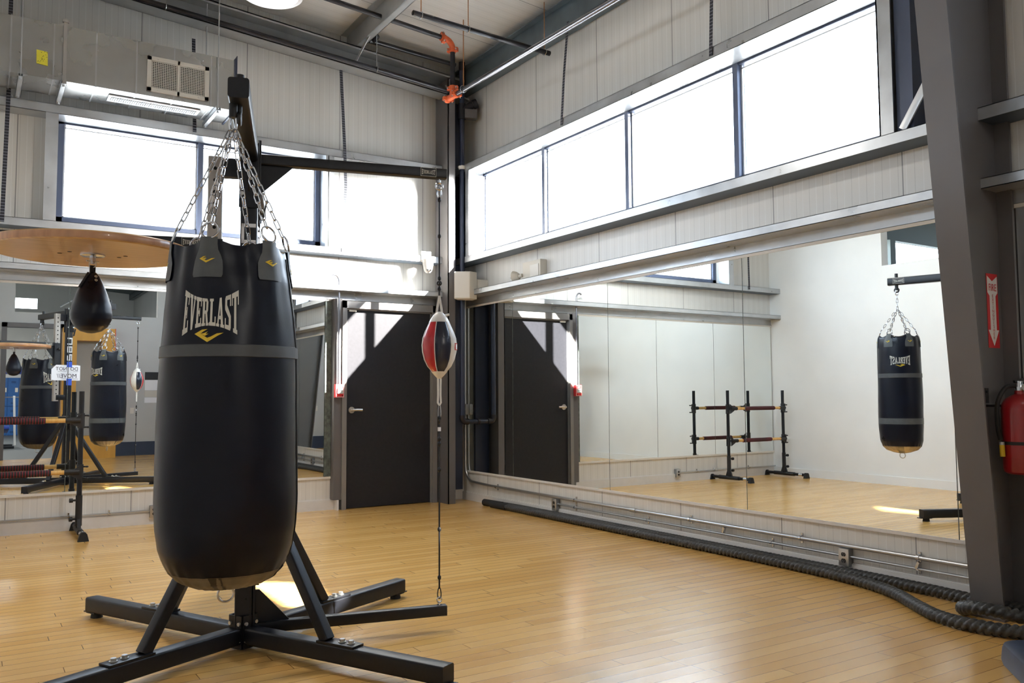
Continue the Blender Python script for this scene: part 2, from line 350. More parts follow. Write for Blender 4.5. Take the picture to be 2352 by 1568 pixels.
# window jamb posts
b = MB().box((-4.325, -.2, 2.735), (-4.235, -.19, 3.695)); b.box((-4.235, -.2, 2.735), (-4.225, .03, 3.695)); struct(b.build('trim_11', M['galv'], smooth=False), 'gray jamb channel left of the back window', 'trim')
b = MB().box((-1.755, -.2, 2.735), (-1.665, -.19, 3.695)); b.box((-1.73, -.2, 2.735), (-1.72, .03, 3.695)); struct(b.build('trim_12', M['galv'], smooth=False), 'gray jamb channel right of the back window', 'trim')
b = MB().box((-.2, -.475, 2.735), (-.19, -.385, 3.695)); b.box((-.2, -.385, 2.735), (.03, -.335, 3.695)); b.box((-.2, -.40, 2.735), (.03, -.335, 3.695))
struct(b.build('trim_13', M['galv'], smooth=False), 'bright jamb channel at the corner end of the long window', 'trim')
b = MB().box((-.2, -5.61, 2.735), (-.19, -5.515, 3.695)); b.box((-.2, -5.525, 2.735), (.03, -5.515, 3.695)); struct(b.build('trim_14', M['galv'], smooth=False), 'gray jamb channel at the column end of the long window', 'trim')
b = MB().box((-.17, -5.72, 2.735), (-.03, -5.615, 5.0)); struct(b.build('trim_15', M['frame'], smooth=False), 'slate blue steel channel between the long window and column', 'trim')
# windows: frame, mullions and panes
def window(n, wall, a0, a1, z0, z1, mull, label):
    r = thing('window_%d' % n, label, 'window', kind='structure')
    def bx(mb, p, q, d0, d1, zz0, zz1):
        if wall == 'A': mb.box((p, d0, zz0), (q, d1, zz1))
        else: mb.box((d0, p, zz0), (d1, q, zz1))
    t = .06; f = MB()
    bx(f, a0, a1, .04, .11, z0, z0+t); bx(f, a0, a1, .04, .11, z1-t, z1); bx(f, a0, a0+t, .04, .11, z0, z1); bx(f, a1-t, a1, .04, .11, z0, z1)
    f.build('frame', M['frame'], r, smooth=False)
    for m in mull:
        q = MB(); bx(q, m-.024, m+.024, .03, .11, z0, z1); q.build('mullion', M['frame'], r, smooth=False)
    es = [a0+t] + sorted(mull) + [a1-t]
    for i in range(len(es)-1):
        p, q = es[i]+.024*(i > 0), es[i+1]-.024*(i < len(es)-2)
        s = MB()   # slim glazing bead round the pane
        for k in ((p, p+.014, z0+t, z1-t), (q-.014, q, z0+t, z1-t), (p, q, z0+t, z0+t+.014), (p, q, z1-t-.03, z1-t-.02)): bx(s, k[0], k[1], .07, .085, k[2], k[3])
        s.build('glazing_bead', M['lampw'], r, smooth=False)
        g = MB(); bx(g, p, q, .082, .086, z0+t, z1-t); g.build('pane', M['glass'], r, smooth=False)
window(1, 'A', WA[0], WA[1], 2.76, 3.74, [-2.963], 'slate framed clerestory window over the back mirrors')
window(2, 'B', WB[0][0], WB[0][1], 2.76, 3.74, [-4.17, -2.90, -1.60], 'long slate framed clerestory window strip on the right wall')
window(3, 'B', WB[1][0], WB[1][1], 2.76, 3.74, [-7.9], 'clerestory window strip on the right wall beyond the column')
# mirrors
def mirror(wall, a0, a1, z0, z1, label, group, tilt=0.0):
    r = thing('wall_mirror', label, 'mirror', group=group); d = .016
    g = MB(); bk = MB()
    if wall == 'A': g.add([(a0+.003,-d,z0),(a1-.003,-d,z0),(a1-.003,-d,z1),(a0+.003,-d,z1)], [(0,1,2,3)]); bk.box((a0, -d+.001, z0), (a1, -.001, z1)); o = V(((a0+a1)/2, -d, z0))
    else: g.add([(-d,a1-.003,z0),(-d,a0+.003,z0),(-d,a0+.003,z1),(-d,a1-.003,z1)], [(0,1,2,3)]); bk.box((-d+.001, a0, z0), (-.001, a1, z1))
    gl = g.build('mirror_glass', M['mirror'], r, smooth=False, recalc=False); bk.build('backing_edge', M['mback'], r, smooth=False)
    return r
mirror('A', -3.0, -1.685, .345, 2.186, 'wall mirror nearest the dark door', 'back wall mirrors')
mirror('A', -4.08, -3.0, .345, 2.186, 'middle wall mirror behind the big punching bag and speed bag', 'back wall mirrors')
mirror('A', XL+.02, -4.08, .345, 2.186, 'wall mirror in the left corner behind the padded bars', 'back wall mirrors')
for a0, a1, lb in ((-1.078, -.10, 'narrow wall mirror beside the corner drain pipe, reflecting the door edge'), (-2.663, -1.078, 'right wall mirror that reflects the dark door'), (-4.237, -2.663, 'right wall mirror that reflects the padded bars'),
                   (-5.807, -4.237, 'right wall mirror that reflects the hanging punching bag'), (-7.38, -5.807, 'right wall mirror half hidden by the gray column'), (-8.95, -7.38, 'right wall mirror past the gray column')):
    mirror('B', a0, a1, .336, 2.186, lb, 'right wall mirrors')
# mirror edge return beside the door
b = MB().box((-1.683, -.028, .345), (-1.66, 0, 2.19)); b.box((-1.66, -.02, .345), (-1.612, 0, 2.19)); struct(b.build('trim_16', M['mback'], smooth=False), 'dark worn edge channel between back mirror and door frame', 'trim')

# ------------------------------------------------------------------ door
r = thing('door_1', 'charcoal metal door with a steel lever handle in the back wall', 'door', kind='structure')
f = MB(); yf = -.115
f.box((-1.61, -.10, .105), (-1.525, 0, 2.21)); f.build('jamb_post', M['colgray'], r, smooth=False)
f = MB()
f.box((-1.525, yf, 0), (-1.478, 0, 2.19)); f.box((-.46, yf, 0), (-.405, 0, 2.19)); f.box((-1.525, yf, 2.115), (-.405, 0, 2.19))
f.box((-1.478, -.085, 0), (-1.462, 0, 2.115)); f.box((-.475, -.085, 0), (-.46, 0, 2.115)); f.box((-1.478, -.085, 2.10), (-.46, 0, 2.115))
f.build('door_frame', M['jamb'], r, smooth=False)
MB().box((-1.462, -.07, .008), (-.475, -.03, 2.10)).build('door_leaf', M['door'], r, smooth=False)
h = MB(); c = V((-1.405, -.07, 1.035)); h.cyl(c, c + V((0, -.012, 0)), .034, 24); h.cyl(c + V((0, -.012, 0)), c + V((0, -.05, 0)), .013, 14)
h.sweep([c + V((-.008, -.05, 0)), c + V((.04, -.053, .002)), c + V((.105, -.05, .0))], [(.009*math.cos(2*PI*k/10), .012*math.sin(2*PI*k/10)) for k in range(10)])
h.build('door_handle', M['steel'], r)
MB().box((-1.44, -.085, 2.082), (-1.36, -.07, 2.10)).build('contact_sensor', M['ivory'], r, smooth=False)
b = MB(); b.box((-.405, -.03, 0), (-.355, 0, 2.19)); struct(b.build('trim_17', M['beige'], smooth=False), 'narrow bare wall strip between door frame and corner column', 'trim')

# ------------------------------------------------------------------ corner column, pipe chase, big tapered column
b = MB()
b.box((-.385, -.335, 0), (-.295, -.325, 4.75)); b.box((-.385, -.335, 0), (-.375, -.05, 4.75)); b.box((-.385, -.05, 0), (-.31, -.04, 4.75)); b.box((-.355, -.325, 0), (-.345, -.05, 4.75))
struct(b.build('column', M['colgray'], smooth=False), 'narrow gray steel corner column beside the dark door', 'column')
b = MB().box((-.28, -.15, .13), (-.10, -.11, 4.7)); struct(b.build('trim_18', M['navpipe'], smooth=False), 'dark navy channel behind the corner drain pipe', 'trim')
b = MB(); ya, yb_, yw = -6.02, -6.19, -6.105
def fx(z): return -.295 - .098*z
b.add([(fx(0), ya, 0), (fx(0), yb_, 0), (fx(5.1), yb_, 5.1), (fx(5.1), ya, 5.1), (fx(0)+.013, ya, 0), (fx(0)+.013, yb_, 0), (fx(5.1)+.013, yb_, 5.1), (fx(5.1)+.013, ya, 5.1)],
      [(0,1,2,3),(7,6,5,4),(0,4,5,1),(1,5,6,2),(2,6,7,3),(3,7,4,0)])
b.add([(fx(0)+.013, yw-.004, 0), (-.04, yw-.004, 0), (-.04, yw-.004, 5.1), (fx(5.1)+.013, yw-.004, 5.1), (fx(0)+.013, yw+.004, 0), (-.04, yw+.004, 0), (-.04, yw+.004, 5.1), (fx(5.1)+.013, yw+.004, 5.1)],
      [(0,1,2,3),(7,6,5,4),(0,4,5,1),(1,5,6,2),(2,6,7,3),(3,7,4,0)])
b.box((-.045, ya, 0), (-.025, yb_, 5.1)); b.box((fx(0)-.02, ya+.01, 0), (-.02, yb_-.01, .012))
struct(b.build('column', M['colgray'], smooth=False), 'large tapered gray steel column with the extinguisher sign', 'column')
b = MB()
x0, x1 = -12, -.1
for zt, zb, w in ((0, -.012, .09), (-.49, -.502, .09), (0, -.5, .005)):
    b.add([(x0, -6.105-w, roof(x0)-.21+zb), (x1, -6.105-w, roof(x1)-.21+zb), (x1, -6.105+w, roof(x1)-.21+zb), (x0, -6.105+w, roof(x0)-.21+zb),
           (x0, -6.105-w, roof(x0)-.21+zt), (x1, -6.105-w, roof(x1)-.21+zt), (x1, -6.105+w, roof(x1)-.21+zt), (x0, -6.105+w, roof(x0)-.21+zt)],
          [(3,2,1,0),(4,5,6,7),(0,1,5,4),(1,2,6,5),(2,3,7,6),(3,0,4,7)])
struct(b.build('ceiling_rafter', M['colgray'], smooth=False), 'deep gray roof rafter over the tapered column', 'beam')
# diagonal brace beside the column
b = MB(); b.stube((-.19, -5.66, 2.74), (-.19, -6.35, 3.75), .05, .012, (1, 0, 0)); struct(b.build('wall_brace', M['brace']), 'bright diagonal steel brace between long window and column', 'brace')

# rake beam along back wall, eave beam along right wall, purlins
def rake(x): return 4.535 - .079*x
b = MB()
for x0, x1 in ((XL-.1, -.1),):
    for d0, d1, h0, h1 in ((.32, .12, 0, .012), (.135, .12, 0, .235), (.32, .12, .223, .235), (.32, .31, .0, .03), (.32, .31, .205, .235)):
        b.add([(x0,-d0,rake(x0)+h0),(x1,-d0,rake(x1)+h0),(x1,-d1,rake(x1)+h0),(x0,-d1,rake(x0)+h0),(x0,-d0,rake(x0)+h1),(x1,-d0,rake(x1)+h1),(x1,-d1,rake(x1)+h1),(x0,-d1,rake(x0)+h1)],
              [(3,2,1,0),(4,5,6,7),(0,1,5,4),(1,2,6,5),(2,3,7,6),(3,0,4,7)])
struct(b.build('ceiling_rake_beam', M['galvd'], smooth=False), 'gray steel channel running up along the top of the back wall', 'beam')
b = MB(); b.box((-.16, -24, 4.66), (-.145, -.1, 4.90)); b.box((-.16, -24, 4.66), (-.02, -.1, 4.672)); b.box((-.22, -24, 4.888), (-.145, -.1, 4.90))
struct(b.build('ceiling_eave_beam', M['dkgreen'], smooth=False), 'blue gray eave beam along the top of the right wall', 'beam')
for x, lb in ((-1.47, 'galvanized roof purlin nearest the right wall, beside the dark pipes'), (-2.97, 'second galvanized roof purlin from the right wall'), (-4.47, 'third galvanized roof purlin, above the duct')):
    b = MB(); zt = roof(x) - .005; zb = zt - .20
    b.box((x-.004, YB, zb), (x+.004, -.04, zt)); b.box((x, YB, zb), (x+.075, -.04, zb+.006)); b.box((x-.075, YB, zt-.006), (x, -.04, zt)); b.box((x+.069, YB, zb), (x+.075, -.04, zb+.022))
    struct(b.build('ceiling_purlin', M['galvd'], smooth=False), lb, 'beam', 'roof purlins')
b = MB(); b.stube((-1.44, -.62, 4.93), (-1.50, -.33, 4.68), .04, .006, (1, 0, 0)); struct(b.build('ceiling_flange_brace', M['galv'], smooth=False), 'short diagonal steel strap from purlin to back wall beam', 'brace')
# ground outside, so the daylight is honest
struct(MB().add([(-60,-80,-.3),(60,-80,-.3),(60,60,-.3),(-60,60,-.3)], [(0,1,2,3)]).build('ground', M['ground'], smooth=False), 'plain ground outside the building', 'ground')
# ------------------------------------------------------------------ lettering
def R4(x0, x1, y0, y1): return [(x0,y0),(x1,y0),(x1,y1),(x0,y1)]
SLAB = {
 'E': (.80, [R4(.10,.37,0,1), R4(0,.8,.87,1), R4(0,.8,0,.13), R4(.37,.56,.44,.56), R4(.68,.8,.70,.87), R4(.68,.8,.13,.30), R4(.50,.60,.36,.64)]),
 'V': (.94, [[(.08,1),(.36,1),(.60,0),(.36,0)], [(.68,1),(.84,1),(.60,0),(.44,0)], R4(0,.44,.90,1), R4(.58,.94,.90,1)]),
 'R': (.92, [R4(.10,.37,0,1), R4(0,.46,0,.10), R4(0,.66,.89,1), R4(.37,.66,.44,.56), [(.56,.50),(.66,.44),(.80,.56),(.80,.88),(.66,1),(.56,.92)], [(.46,.5),(.70,.5),(.86,0),(.62,0)], R4(.56,.94,0,.10)]),
 'L': (.80, [R4(.10,.37,0,1), R4(0,.47,.90,1), R4(0,.8,0,.13), R4(.68,.8,.13,.34)]),
 'A': (.98, [[(.36,1),(.54,1),(.28,0),(.12,0)], [(.40,1),(.60,1),(.90,0),(.62,0)], R4(.28,.70,.26,.38), R4(0,.38,0,.10), R4(.54,1.0,0,.10)]),
 'S': (.80, [[(.16,.87),(.66,.87),(.72,1),(.10,1)], [(.02,.66),(.28,.66),(.28,.90),(.10,1),(.02,.92)], [(.02,.68),(.28,.72),(.78,.40),(.78,.26),(.52,.26),(.52,.34),(.04,.58)], [(.52,.32),(.78,.32),(.78,.08),(.70,0),(.52,.10)], [(.08,0),(.72,0),(.64,.13),(.14,.13)], R4(.64,.76,.68,1), R4(.03,.15,0,.32)]),
 'T': (.92, [R4(.32,.60,0,1), R4(0,.92,.87,1), R4(0,.12,.68,.9), R4(.80,.92,.68,.9), R4(.20,.72,0,.10)])}
def slab_word(word, gap=.07, sub=1):
    """polygons of the word in a unit box, top and bottom edges bowed inwards like the printed logo"""
    x = 0; out = []
    for ch in word:
        w, ps = SLAB[ch]; out += [[(px + x, py) for px, py in p] for p in ps]; x += w + gap
    W = x - gap; res = []
    for p in out:
        q = []
        for px, py in p:
            u = px/W; k = (2*u-1)**2; amp = .58 + .42*k
            q.append((u, .5 + (py-.5)*amp))
        res.append(q)
    return res
MARK = [[(0,.37),(.27,.04),(.46,0),(.31,.20),(.22,.36),(.47,.68),(.47,1.0)], [(.22,.36),(.36,.30),(.48,.18),(.40,.36),(.50,.36),(.38,.52)], [(.47,1.0),(.47,.66),(.58,.58),(.78,.33),(1.0,.27),(.80,.52)]]
def word_on(mb, word, fn, sp=.06): return mb.flat(slab_word(word), fn)

# ------------------------------------------------------------------ heavy-bag stand
C0 = V((-3.70, -4.47, 0))
def dirv(a): return V((math.cos(math.radians(a)), math.sin(math.radians(a)), 0))
UPV = V((0,0,1))
st = thing('bag_stand', 'black steel four-station punching bag stand with cross-shaped base', 'bag stand', C0)
P = MB().stube(C0 + V((0,0,.03)), C0 + V((0,0,2.40)), .078, .078, dirv(72)); post = P.build('post', M['blk'], st)
hb = MB()
for ang, zs in ((252, [.13+.105*i for i in range(7)]), (342, [.2+.105*i for i in range(6)])):
    n = dirv(ang); s = dirv(ang+90)
    for i, z in enumerate(zs): hb.cyl(C0 + n*.0385 + s*(.012 if i % 2 else -.012) + V((0,0,z)), C0 + n*.0397 + s*(.012 if i % 2 else -.012) + V((0,0,z)), .0052, 10)
hb.builds('adjuster_hole', M['dark'], post)
L = 1.175
for a in (26.5, 116.5, 206.5, 296.5):
    d = dirv(a); s = dirv(a+90)
    t = MB().stube(C0 + d*.045 + V((0,0,.068)), C0 + d*L + V((0,0,.068)), .076, .076).build('base_tube', M['blk'], st)
    MB().obox(C0 + d*(L-.045) + V((0,0,.030)), (.035, .038, .003), d, s).obox(C0 + d*(L+.012) + V((0,0,.030)), (.014, .03, .003), d, s).builds('foot_plate', M['blk'], t)
    MB().cyl(C0 + d*(L-.045), C0 + d*(L-.045) + V((0,0,.028)), .031, 20, .027).build('rubber_foot', M['rub'], t)
    mp = MB().obox(C0 + d*.044 + V((0,0,.085)), (.005, .042, .075), d, s).build('mounting_plate', M['blk'], t)
    bb = MB()
    for zz in (.045, .125):
        for k in (-1, 1): bb.cyl(C0 + d*.045 + s*.0295*k + V((0,0,zz)), C0 + d*.057 + s*.0295*k + V((0,0,zz)), .009, 8)
    bb.builds('plate_bolt', M['bolt'], mp)
    # brace from tube to post
    f0 = C0 + d*.53 + V((0,0,.112)); f1 = C0 + d*.045 + V((0,0,.86))
    br = MB().stube(f0, f1, .05, .05, s).build('brace', M['blk'], st)
    MB().obox(C0 + d*.60 + V((0,0,.110)), (.105, .036, .005), d, s).build('foot_plate', M['blk'], br, bevel=.002)
    MB().obox(C0 + d*.044 + V((0,0,.86)), (.005, .036, .10), d, s).build('post_plate', M['blk'], br, bevel=.002)
    for k in (.615, .665): MB().cyl(C0 + d*k + V((0,0,.115)), C0 + d*k + V((0,0,.119)), .017, 16).cyl(C0 + d*k + V((0,0,.119)), C0 + d*k + V((0,0,.130)), .0125, 6).build('bolt', M['bolt'], br)
# bag arms
def logo_plate(parent, c, side, up, nrm, w=.105, h=.052):
    """framed maker label on a tube face"""
    c = V(c); q = MB().obox(c, (w/2, h/2, .0006), side, up).build('maker_label', M['blk2'], parent, smooth=False)
    t = MB(); word_on(t, 'EVERLAST', lambda u, v: c + side*((u-.5)*w*.86) + up*((v-.5)*h*.62) + nrm*.0012)
    for x0, x1, y0, y1 in ((-.5,.5,.46,.5),(-.5,.5,-.5,-.46),(-.5,-.48,-.5,.5),(.48,.5,-.5,.5)): t.add([c + side*x0*w + up*y0*h + nrm*.0012, c + side*x1*w + up*y0*h + nrm*.0012, c + side*x1*w + up*y1*h + nrm*.0012, c + side*x0*w + up*y1*h + nrm*.0012], [(0,1,2,3)])
    t.build('lettering', M['cream'], q, smooth=False)
ZA = 2.344
def bag_arm(a, ln, hook):
    d = dirv(a); s = dirv(a+90)
    t = MB().stube(C0 + d*.045 + V((0,0,ZA)), C0 + d*ln + V((0,0,ZA)), .078, .078).build('bag_arm', M['blk'], st)
    MB().obox(C0 + d*.046 + V((0,0,ZA-.10)), (.006, .046, .165), d, s).build('mounting_plate', M['blk'], t, bevel=.003)
    b = MB().prism([(0,0),(.17,0),(0,-.15)], C0 + d*.05 - s*.004 + V((0,0,ZA-.038)), d, UPV, s*.008); b.build('gusset', M['blk'], t, smooth=False)
    h = C0 + d*hook; MB().cyl(h + V((0,0,ZA+.039)), h + V((0,0,ZA+.082)), .0165, 18).build('bolt_cap', M['blk2'], t); e = MB().cyl(h + V((0,0,ZA-.072)), h + V((0,0,ZA-.039)), .010, 12).torus(h + V((0,0,ZA-.092)), s, .021, .008, 18, 8)
    e.build('eye_bolt', M['blk2'], t)
    bo = MB()
    for zz in (.055, -.20):
        for k in (-1, 1): bo.cyl(C0 + d*.05 + s*.032*k + V((0,0,ZA+zz)), C0 + d*.066 + s*.032*k + V((0,0,ZA+zz)), .010, 6)
    bo.builds('plate_bolt', M['bolt'], t)
    return t
a1 = bag_arm(252, .94, .845); a2 = bag_arm(72, 1.27, 1.19)
logo_plate(a2, C0 + dirv(72)*1.16 + dirv(342)*.0396 + V((0,0,ZA)), dirv(72), UPV, dirv(342), .11, .055)
# double-end arms (upper and lower)
de = (V((-2.755, -4.715, 0)) - C0); dl = de.length; dd = de.normalized(); ds = V((-dd.y, dd.x, 0))
t = MB().stube(C0 + dd*.045 + V((0,0,2.326)), C0 + dd*dl + V((0,0,2.326)), .051, .051).build('double_end_arm', M['blk'], st)
MB().obox(C0 + dd*.046 + V((0,0,2.26)), (.006, .036, .155), dd, ds).build('mounting_plate', M['blk'], t, bevel=.003)
MB().prism([(0,0),(.155,0),(0,-.145)], C0 + dd*.05 - ds*.004 + V((0,0,2.302)), dd, UPV, ds*.008).build('gusset', M['blk'], t, smooth=False)
MB().obox(C0 + dd*.072 - ds*.0 + V((0,0,2.08)), (.004, .02, .05), (dd*.98 + UPV*-.2), ds).build('hinge_tab', M['blk'], t)
logo_plate(t, C0 + dd*(dl-.098) - ds*.0261 + V((0,0,2.326)), dd, UPV, -ds, .082, .046)
MB().cyl(C0 + dd*(dl-.035) + V((0,0,2.28)), C0 + dd*(dl-.035) + V((0,0,2.301)), .008, 10).torus(C0 + dd*(dl-.035) + V((0,0,2.262)), ds, .018, .005, 16, 8).build('eye_bolt', M['chrome'], t)
t = MB().stube(C0 + dd*.045 + V((0,0,.092)), C0 + dd*dl + V((0,0,.098)), .051, .051).build('floor_arm', M['blk'], st)
MB().prism([(0,0),(.16,0),(.02,.15),(0,.15)], C0 + dd*.05 - ds*.004 + V((0,0,.117)), dd, UPV, ds*.008).build('gusset', M['blk'], t, smooth=False)
MB().obox(C0 + dd*.046 + V((0,0,.20)), (.006, .034, .12), dd, ds).build('mounting_plate', M['blk'], t, bevel=.003)
bo = MB()
for k in (-1, 1): bo.cyl(C0 + dd*.05 + ds*.02*k + V((0,0,.30)), C0 + dd*.068 + ds*.02*k + V((0,0,.30)), .010, 6)
bo.builds('plate_bolt', M['bolt'], t)
EB = C0 + dd*(dl-.035)
MB().cyl(EB + V((0,0,.122)), EB + V((0,0,.128)), .012, 14).torus(EB + V((0,0,.150)), ds, .012, .004, 16, 8).cyl(EB + V((0,0,.125)), EB + V((0,0,.140)), .004, 8).build('eye_bolt', M['chrome'], t)
# speed-bag upright, arm and platform
ud = dirv(162); us = dirv(252); U0 = C0 + ud*.157
u = MB().stube(U0 + V((0,0,1.14)), U0 + V((0,0,2.325)), .066, .056, us).build('speed_bag_upright', M['beigep'], st)
hh = MB()
for i in range(19):
    z = 1.24 + .057*i
    hh.cyl(U0 + us*.0275 + V((0,0,z)), U0 + us*.0290 + V((0,0,z)), .0085, 12); hh.cyl(U0 - us*.0275 + V((0,0,z)), U0 - us*.029 + V((0,0,z)), .0085, 12)
hh.builds('adjuster_hole', M['dark'], u)
MB().obox(C0 + ud*.10 + V((0,0,2.275)), (.06, .026, .045), ud, us).obox(C0 + ud*.10 + V((0,0,1.19)), (.06, .030, .035), ud, us).builds('upright_bracket', M['blk'], st, bevel=.003)
sl = MB().stube(U0 + V((0,0,1.62)), U0 + V((0,0,1.925)), .078, .068, us).build('slide_sleeve', M['blk'], st)
kn = MB()
for k, z in ((1, 1.84), (-1, 1.84), (1, 1.70), (1, 1.77)): kn.cyl(U0 + us*(.034*k) + V((0,0,z)), U0 + us*(.075*k) + V((0,0,z)), .008, 8).sphere(U0 + us*(.085*k) + V((0,0,z)), .020, 12)
kn.builds('clamp_knob', M['blk2'], sl)
PC = V((-4.35, -4.22, 1.84))
t = MB().stube(U0 + ud*.03 + V((0,0,1.905)), C0 + ud*1.12 + V((0,0,1.905)), .051, .051).build('platform_arm', M['blk'], st)
MB().prism([(0,0),(.12,0),(0,-.17)], U0 + ud*.038 - us*.003 + V((0,0,1.88)), ud, UPV, us*.006).build('gusset', M['blk'], t, smooth=False)
logo_plate(t, U0 + ud*.105 + us*.0261 + V((0,0,1.905)), -ud, UPV, us, .080, .046)
logo_plate(t, U0 + ud*.105 - us*.0261 + V((0,0,1.905)), ud, UPV, -us, .080, .046)
def rimp(r): return [(r-.006, 0), (r, .006), (r, .034), (r-.006, .04)]
pl = MB().lathe(PC, rimp(.424), 96).build('speed_bag_platform', M['maple'], st)
MB().lathe(PC, [(.4245, .005), (.4252, .007), (.4252, .033), (.4245, .035)], 96).build('platform_rim', M['rim'], pl)
sw = MB().lathe(PC, [(.001, -.0095), (.046, -.0095), (.053, -.006), (.053, 0), (.001, .0)], 32).cyl(PC + V((0,0,-.034)), PC + V((0,0,-.008)), .0135, 18).cyl(PC + V((0,0,-.044)), PC + V((0,0,-.034)), .009, 12)
sw.build('swivel_mount', M['chrome'], pl)
ho = MB()
for dx, dy in ((-.135,.03),(.115,.025),(-.10,-.035),(.135,-.03)): ho.cyl(PC + V((dx, dy, -.001)), PC + V((dx, dy, .002)), .010, 14)
ho.builds('bolt_hole', M['dark'], pl)
# big white letters down two faces of the post
def post_text(n, s):
    def fn(o): return lambda x, y: C0 + n*.0398 + s*(o[0] + x) + V((0,0,o[1] + y))
    m = MB()
    def bar(x0, x1, z0, z1): m.add([C0 + n*.0398 + s*x0 + V((0,0,z0)), C0 + n*.0398 + s*x1 + V((0,0,z0)), C0 + n*.0398 + s*x1 + V((0,0,z1)), C0 + n*.0398 + s*x0 + V((0,0,z1))], [(0,1,2,3)])
    w = .033
    # letters lie on their side, read from the top down
    bar(-w, w, 1.985, 2.003); bar(-w, -w+.013, 1.908, 2.003); bar(-w, w, 1.908, 1.924)
    bar(-w, w, 1.868, 1.886); bar(-w, w, 1.800, 1.816); bar(-w, -w+.013, 1.80, 1.886); bar(w-.013, w, 1.80, 1.886); bar(-.006, .006, 1.80, 1.886)
    bar(-w, -.010, 1.762, 1.779); bar(-w, -w+.013, 1.735, 1.779); bar(-.010, .004, 1.69, 1.779); bar(.0, w, 1.69, 1.706); bar(w-.013, w, 1.69, 1.76); bar(-w, -w+.013, 1.69, 1.75)
    m.build('letters', M['wht'], post, smooth=False)
post_text(dirv(252), dirv(342)); post_text(dirv(72), dirv(162))

# ------------------------------------------------------------------ chains, rings
def chain(mb, a, b, n, r=.0026, w=.0085):
    a = V(a); b = V(b); d = (b-a); L = d.length/n; d.normalize(); x = d.orthogonal().normalized(); y = d.cross(x)
    hl = L*.5 + r*1.1
    for i in range(n):
        c = a + d*(L*(i+.5)); s = (x if i % 2 else y)*1.0; pts = []
        for k in range(6): t = PI*k/5; pts.append(c + d*(hl - w + w*math.sin(t)) + s*(w*math.cos(t)))
        for k in range(6): t = PI*k/5; pts.append(c - d*(hl - w + w*math.sin(t)) - s*(w*math.cos(t)))
        mb.tube(pts, r, 6, closed=True, up=(x if not i % 2 else y))
    return mb
def carabiner(mb, top, bot, w, r, side):
    top = V(top); bot = V(bot); h = (top-bot).length; d = (bot-top).normalized(); s = V(side).normalized(); pts = []
    for k in range(16):
        t = 2*PI*k/16; f = .5 - .5*math.cos(t)          # 0 at top, 1 at bottom
        wid = w*(.55 + .45*f)
        pts.append(top + d*(h*f) + s*(wid*math.sin(t)))
    return mb.tube(pts, r, 8, closed=True, up=s.cross(d))

